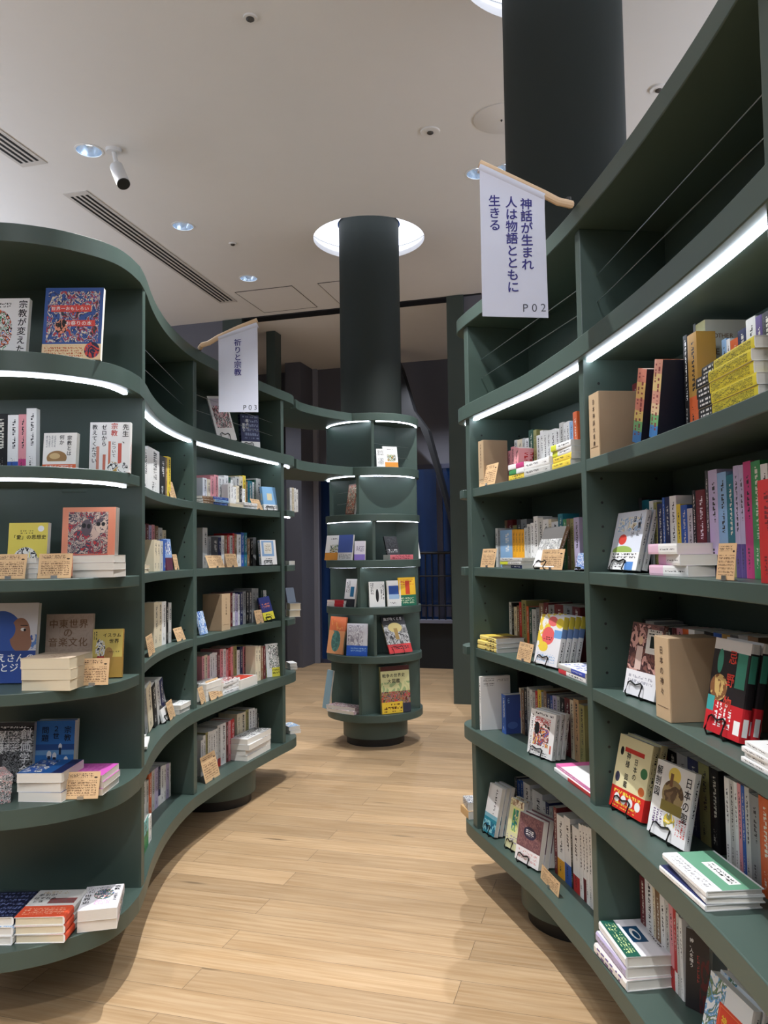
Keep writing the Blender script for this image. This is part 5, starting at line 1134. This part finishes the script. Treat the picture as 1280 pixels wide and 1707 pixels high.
stack('X7', 779, -.01, 816, .0, 1340, 2, .11, 'patterned books past the end panel, bottom shelf, P02 rounded end', [cover((160, 150, 150), ('a', 0, 0, 1, 1, 9, ['w', 'k', 'w', 'n'])), cover((206, 170, 120))], 'top', side='L', jit=4)
# =================================================================== P02 near bay
slipcase('B3', 983, 999, .03, 656, 'kraft slipcase beside the divider, lit shelf, P02 near bay', .13, [('日本神話大事典', .86, .22)])
tilted('B3', 1051, 1066, .05, 16, .20, 'rainbow spined book leaning, first of the pair, lit shelf, P02 near bay', 'or', cover((26, 28, 40)), sp=cover((206, 130, 110), ('b', .14, .3, (110, 170, 110)), ('b', 0, .16, (60, 120, 180)), ('b', .3, .44, (216, 190, 110)), ('b', .6, .82, (216, 180, 110)), ('t', .2, .1, .8, .95, 1, 12, (130, 50, 50), True)), depth=.095)  # both rainbow books: cover colour painted near black to hold the shade
tilted('B3', 1079, 1093, .05, 15, .20, 'rainbow spined book leaning, second of the pair, lit shelf, P02 near bay', 'or', cover((26, 28, 40)), sp=cover((206, 150, 130), ('b', .14, .3, (110, 170, 110)), ('b', 0, .16, (60, 120, 180)), ('b', .3, .44, (216, 190, 150)), ('b', .6, .82, (216, 190, 130)), ('t', .2, .1, .8, .95, 1, 12, (130, 50, 50), True)), depth=.095)
row('B3', .16, 1056, [(1064, 640, 'm'), (1070, 636, 'lg'), (1078, 633, 'k'), (1090, 631, 'k'), (1102, 632, 'ch'), (1118, 633, 'k'), (1127, 632, 'lb'), (1133, 628, 'lg'), (1139, 626, 'w'), (1146, 626, 'ch')], 'rear', depth=.12)
row('B3', .10, 1142, [(1149, 560, 'k', {'ink': 'w', 'wd': .35}), (1164, 557, 'go', (.36, 'or'), {'wd': .35})], 'front', depth=.14)
row('B3', .15, 1160, [(1164, 541, 'ch'), (1180, 538, 'o', {'front': cover((206, 202, 186), ('e', .4, .52, .2, .14, (120, 90, 60)), ('e', .4, .52, .08, .18, (90, 60, 44))), 'titles': (('MOTHER', .14, .86, .13, False, 'br'), ('DEER', .14, .72, .18, False, 'br'))}), (1206, 560, '-'), (1214, 566, 'lb'), (1220, 566, 'w'), (1233, 566, 'or'), (1247, 550, 'n'), (1263, 531, 'w'), (1274, 527, 'v'), (1290, 520, 'k')], 'tall', depth=.12)
stack('B3', 1166, .04, 1255, .03, 614, 5, .16, 'black and yellow paperbacks, lit shelf, P02 near bay', cover((216, 206, 60)), 'spine', sp=cover((222, 208, 56), ('r', 0, .74, 1, 1, BK), ('a', .1, .06, .9, .72, 14, [(222, 208, 56), (222, 208, 56), (70, 70, 30), (222, 208, 56)]), ('t', .2, .76, .8, .96, 1, 3, 'w', True)), jit=1.6)
upright('B4', 1012, .08, 1059, .075, 856, .014, 'white paperback with a red sun and green hill, eye-level shelf, P02 near bay', cover((214, 220, 232), ('a', .1, .66, .9, .9, 5, ['w', (214, 220, 232), 'lb', 'w', 'c']), ('e', .35, .52, .14, .09, (206, 70, 60)), ('e', .4, .32, .34, .09, (150, 176, 90)), ('b', 0, .30, (236, 236, 236)), ('t', .08, .18, .92, .28, 10, 2, BK), ('r', .58, 0, .86, .14, (90, 140, 206)), ('t', .12, .04, .5, .12, 6, 2, BK)), [('人類に', .84, .88, .10, True, 'k'), ('ほとけ', .66, .86, .10, True, 'k')], lean=13, side='R', n=2, gap=.006, sp=spine('lg'), stand='black wire stand holding the red sun paperbacks, eye-level shelf, P02 near bay')
row('B4', .19, 1040, [(1050, 811, 'b', {'front': cover('ch', ('t', .2, .88, .9, .94, 8, 1, 'lg'))}), (1072, 832, 'ch'), (1084, 834, 't'), (1097, 835, 'w')], 'tall', depth=.095)
row('B4', .14, 1084, [(1091, 836, 'w'), (1097, 838, 'o'), (1106, 840, 'n'), (1110, 830, 'b'), (1118, 829, 'n'), (1129, 827, 'w'), (1136, 841, 'y'), (1147, 842, 'b'), (1156, 848, 'lg'), (1162, 818, 'k'), (1178, 817, 'm', {'ink': 'w'})], 'rear', depth=.12)
row('B4', .12, 1179, [(1184, 785, 'ch'), (1199, 784, 'l', (.2, 'n')), (1214, 788, 'lb', (.3, 'go')), (1226, 792, 't', (.28, 'o')), (1235, 777, 'l', (.3, 'v')), (1243, 776, 'l', (.3, 'v')), (1256, 770, 'mg'), (1272, 769, 'gn'), (1284, 774, 'w')], 'front', depth=.13)
stack('B4', 1077, .03, 1130, .03, 907, 3, .15, 'magenta and white paperbacks, eye-level shelf, P02 near bay', cover((190, 96, 160), ('a', .1, .1, .9, .9, 4, [(190, 96, 160), (206, 150, 190), (190, 96, 160)])), 'spine', sp=cover((226, 190, 210), ('r', 0, 0, 1, .62, 'w'), ('t', .4, .08, .6, .56, 1, 9, BK, True)), jit=4)
card('B4', 1192, .015, 1222, .015, 906, 'kraft note card before the magenta stack, eye-level shelf, P02 near bay', 6)
row('B4', .035, 1266, [(1290, 800, 'r', {'ink': 'm', 'label': 'tall red spined book at the near end, eye-level shelf, P02 near bay', 'wd': .8})], depth=.12)
upright('B5', 1038, .067, 1089, .085, 1036, .014, 'maroon opera paperback with white band on a stand, waist-high shelf, P02 near bay', cover((100, 70, 66), ('a', .0, .34, 1, .98, 4, [(90, 60, 58), (120, 80, 72), (70, 46, 48), (196, 150, 140)]), ('r', .24, .36, .44, .68, (206, 180, 170)), ('e', .34, .76, .07, .06, (206, 170, 140)), ('r', .52, .60, .96, .93, (206, 204, 196)), ('r', .64, .68, .84, .84, (24, 34, 30)), ('t', .56, .86, .94, .92, 4, 1, BK), ('b', 0, .34, (226, 226, 230)), ('t', .1, .18, .9, .3, 8, 2, (170, 170, 180))), lean=11, side='R', stand='black wire stand holding the maroon opera paperback, waist-high shelf, P02 near bay')
slipcase('B5', 1093, 1117, .03, 1062, 'dark kraft slipcase in a clear sleeve, waist-high shelf, P02 near bay', .13, [('日本の神々', .84, .24)])
row('B5', .19, 1050, [(1062, 1032, 'ch'), (1078, 1032, 'k'), (1092, 1036, 'g'), (1102, 1043, 'k'), (1112, 1046, 'lg'), (1122, 1046, 'k'), (1130, 1047, 'm'), (1140, 1048, 'p'), (1150, 1049, 'or'), (1160, 1050, 'w'), (1176, 1052, 'g'), (1192, 1054, 'k'), (1206, 1056, 'b'), (1220, 1058, 'go'), (1234, 1060, 'ch'), (1250, 1060, 'g'), (1268, 1062, 'br')], depth=.095)
_bl = cover((34, 30, 32), ('b', .88, 1, (206, 204, 200)), ('r', .68, .52, .94, .88, (60, 130, 110)), ('e', .22, .76, .08, .13, (60, 130, 110)), ('o', .02, .34, .5, .62, 3, [(190, 160, 100), (120, 80, 50), (190, 160, 100)]), ('b', 0, .34, (190, 36, 44)), ('t', .2, .08, .7, .33, 4, 5, 'w', True), ('r', 0, .22, .2, .38, (60, 150, 150)), ('r', .8, .06, .96, .2, 'w'))
upright('B5', 1171, .064, 1230, .075, 1062, .02, 'black and red ghost story paperback on a stand, waist-high shelf, P02 near bay', _bl, [('忌', .56, .82, .22, True, 'r'), ('野', .56, .58, .22, True, 'r'), ('物', .56, .34, .22, True, 'r')], lean=11, side='R', n=2, gap=.006, sp=cover((34, 30, 32), ('b', .9, 1, (206, 204, 200)), ('r', .1, .6, .9, .88, (60, 130, 110)), ('b', 0, .34, (190, 36, 44)), ('r', .2, .06, .8, .24, 'w')), stand='black wire stand holding the ghost story paperbacks, waist-high shelf, P02 near bay')
stack('B5', 1236, .03, 1300, .03, 1234, 4, .14, 'white paperbacks with a brown picture, waist-high shelf, P02 near bay', cover('w', ('r', .2, .2, .95, .8, (120, 84, 60))), 'spine', sp=spine('w'), jit=.8)
upright('B6', 1014, .055, 1068, .08, 1222, .022, 'cream paperback with red ribbon title and red band, knee-high shelf, P02 near bay', cover((222, 214, 170), ('b', 0, .29, (206, 46, 40)), ('r', .22, .79, .8, .85, (196, 60, 50)), ('e', .2, .15, .08, .06, 'w'), ('e', .4, .15, .08, .06, 'w'), ('e', .6, .15, .08, .06, 'w'), ('e', .82, .15, .08, .06, 'w'), ('t', .08, .2, .9, .27, 9, 1, 'y'), ('e', .86, .6, .1, .07, (60, 110, 70)), ('e', .86, .36, .09, .06, (206, 110, 60)), ('e', .12, .42, .07, .07, (60, 60, 80)), ('e', .14, .78, .05, .06, BK), ('t', .08, .03, .8, .1, 10, 1, 'y')),
        [('日本の', .60, .70, .115, True, 'k'), ('神様', .36, .74, .125, True, 'k'), ('図鑑', .38, .46, .115, True, 'k')], lean=13, side='R', n=2, gap=.003, sp=cover((206, 196, 150), ('b', 0, .29, (190, 40, 36)), ('t', .25, .35, .75, .92, 1, 10, BK, True)), stand='black wire stand holding the red ribbon paperback, knee-high shelf, P02 near bay')
upright('B6', 1077, .073, 1139, .10, 1264, .018, 'white paperback with a brown deer and yellow sun, knee-high shelf, P02 near bay', cover((224, 222, 216), ('e', .50, .86, .16, .11, (226, 200, 96)), ('o', .24, .40, .80, .80, 3, [(120, 96, 70), (96, 76, 56), (150, 130, 90)]), ('r', .40, .70, .48, .88, (120, 86, 60)), ('r', .25, .36, .8, .5, (130, 116, 60)), ('b', 0, .36, (228, 228, 228)), ('o', .38, .14, .68, .36, 5, ['w', 'y', 'y', 'o', 'w']), ('t', .06, .12, .34, .34, 3, 7, (90, 60, 110), True), ('t', .72, .12, .95, .34, 3, 7, (206, 80, 70), True)),
        [('日本の聖', .88, .84, .17, True, 'k'), ('解剖図', .10, .86, .16, True, 'k')], lean=13, side='R', sp=spine('w'), stand='black wire stand holding the deer paperback, knee-high shelf, P02 near bay')
row('B6', .19, 1062, [(1076, 1230, 'lg'), (1088, 1238, 'v'), (1098, 1240, 'k'), (1106, 1244, 'or'), (1114, 1248, 'r'), (1130, 1252, 'k'), (1148, 1258, 'g'), (1166, 1266, 'n'), (1184, 1274, 'o'), (1200, 1282, 'k')], 'rear', depth=.095)
row('B6', .17, 1210, [(1218, 1296, 'w'), (1226, 1300, 'lg'), (1232, 1304, 'w'), (1238, 1306, 'p'), (1244, 1310, 'b'), (1252, 1312, 'lg'), (1268, 1326, 'g'), (1286, 1330, 'or'), (1300, 1340, 'c')], 'near', depth=.12)
stack('B6', 1104, .005, 1172, .005, 1420, 3, .13, 'white and green covered books, knee-high shelf, P02 near bay', [cover((226, 226, 230), ('r', .28, 0, .96, 1, (104, 156, 128)), ('r', .5, .12, .72, .7, 'w'), ('t', .54, .14, .68, .68, 2, 8, BK, True), ('t', .04, .1, .22, .9, 2, 12, (150, 150, 150), True)), cover('w'), cover('n')], 'spine', sp=spine('w', 'lg'), hard=True, jit=1.5)
row('B7', .14, 1068, [(1077, 1462, 'm', (.3, 'p')), (1090, 1466, 'w'), (1094, 1478, 'c'), (1102, 1484, 'br'), (1110, 1492, 'w'), (1117, 1497, 'lg', (.2, 'br')), (1124, 1505, 'p', (.25, 'r')), (1129, 1514, 'r', (.25, 'w')), (1134, 1522, 'lg'), (1139, 1530, 'w')], depth=.13)
upright('B7', 1141, .135, 1181, .17, 1545, .014, 'black paperback with white brush title facing the aisle, bottom shelf, P02 near bay', cover((40, 36, 38), ('a', .6, .0, 1, .7, 3, [(40, 36, 38), (90, 30, 34), (50, 40, 42)]), ('t', .5, .36, .58, .70, 1, 9, (190, 60, 60), True)), [('神、人を喰う', .26, .86, .17, True, 'w')], lean=4)
stack('B7', 992, .005, 1041, .005, 1536, 3, .15, 'green and white topped books, bottom shelf, P02 near bay', [cover((228, 226, 230), ('r', 0, 0, .30, 1, (36, 92, 76)), ('t', .08, .1, .26, .9, 3, 9, (200, 216, 150), True), ('r', .36, .36, .66, .8, (30, 76, 110)), ('e', .51, .58, .08, .16, 'w'), ('e', .52, .56, .05, .11, (30, 76, 110)), ('t', .78, .2, .92, .6, 2, 6, BK, True)), cover((214, 212, 226)), cover((222, 210, 208), ('t', .5, .1, .9, .9, 2, 6, BK))], 'spine', sp=[cover('w'), spine('l', 'g'), cover((226, 222, 216), ('t', .15, .1, .85, .9, 1, 6, (90, 70, 130), True))], hard=True, jit=1.2)
upright('B7', 1157, .045, 1226, .06, 1617, .02, 'white paperback with a red title panel and blue flowers, bottom shelf, P02 near bay', cover((214, 222, 226), ('a', 0, .0, .4, 1, 5, [(214, 222, 226), (214, 222, 226), (90, 150, 200), (90, 120, 90), (214, 222, 226)]), ('r', .30, .10, .92, .80, (206, 66, 44)), ('r', .33, .125, .89, .775, (222, 120, 80)), ('r', .34, .135, .88, .765, (206, 62, 42))), [('日本', .78, .70, .14, True, 'y'), ('神々の', .46, .66, .13, True, 'y'), ('くらし', .44, .36, .13, True, 'y'), ('がわ', .63, .60, .1, True, 'w')], lean=13, side='R', n=2, gap=.004, sp=spine('w'), hmax=.24)
row('B7', .14, 1216, [(1222, 1590, 'lg'), (1230, 1604, 'w'), (1240, 1612, 'g'), (1250, 1624, 'w'), (1262, 1640, 'lg'), (1280, 1660, 'w')], 'near', depth=.12)
# ------------------------------------------------------------------ the 300 books that show largest stay single objects; the rest of the kind is one object
def gather_small_books(keep=300, step=3):
    from mathutils.bvhtree import BVHTree
    bpy.context.view_layer.update()
    vs, fs, own = [], [], []
    for ob in COL.objects:
        if ob.type != 'MESH': continue
        n = len(vs); mw = ob.matrix_world; vs += [mw @ v.co for v in ob.data.vertices]
        for p in ob.data.polygons:
            fs.append([n + i for i in p.vertices]); own.append(ob.parent.name if ob.parent else '')
    tree = BVHTree.FromPolygons(vs, fs); o0 = Vector((0, 0, EYE)); hits = {}
    for py in range(1, 1707, step):
        for px in range(1, 1280, step):
            loc, nor, idx, dist = tree.ray_cast(o0, ray(px, py).normalized())
            if idx is not None: hits[own[idx]] = hits.get(own[idx], 0) + 1
    books = [o for o in COL.objects if o.type == 'EMPTY' and o.get('category') == 'book' and o.name.split('.')[0] == 'book']
    books.sort(key=lambda o: -hits.get(o.name, 0))
    rest = books[keep:]
    mb = MB(); mats = []
    for b in rest:
        for c in list(b.children):
            me = c.data; mw = c.matrix_world; n = len(mb.v); mb.v += [mw @ v.co for v in me.vertices]
            ul = me.uv_layers.active
            for p in me.polygons:
                m = me.materials[p.material_index]
                if m not in mats: mats.append(m)
                mb.face([n + i for i in p.vertices], mats.index(m), [tuple(ul.data[l].uv) for l in p.loop_indices] if ul else None)
            bpy.data.objects.remove(c)
        bpy.data.objects.remove(b)
    if rest:
        o = mb.build('packed_books', mats)
        tag(o, 'small book spines packed behind and between the single books on the shelves', 'books', None, 'stuff')
    bpy.context.view_layer.update()
gather_small_books()
bpy.data.objects.remove(_to); bpy.data.curves.remove(_tx)
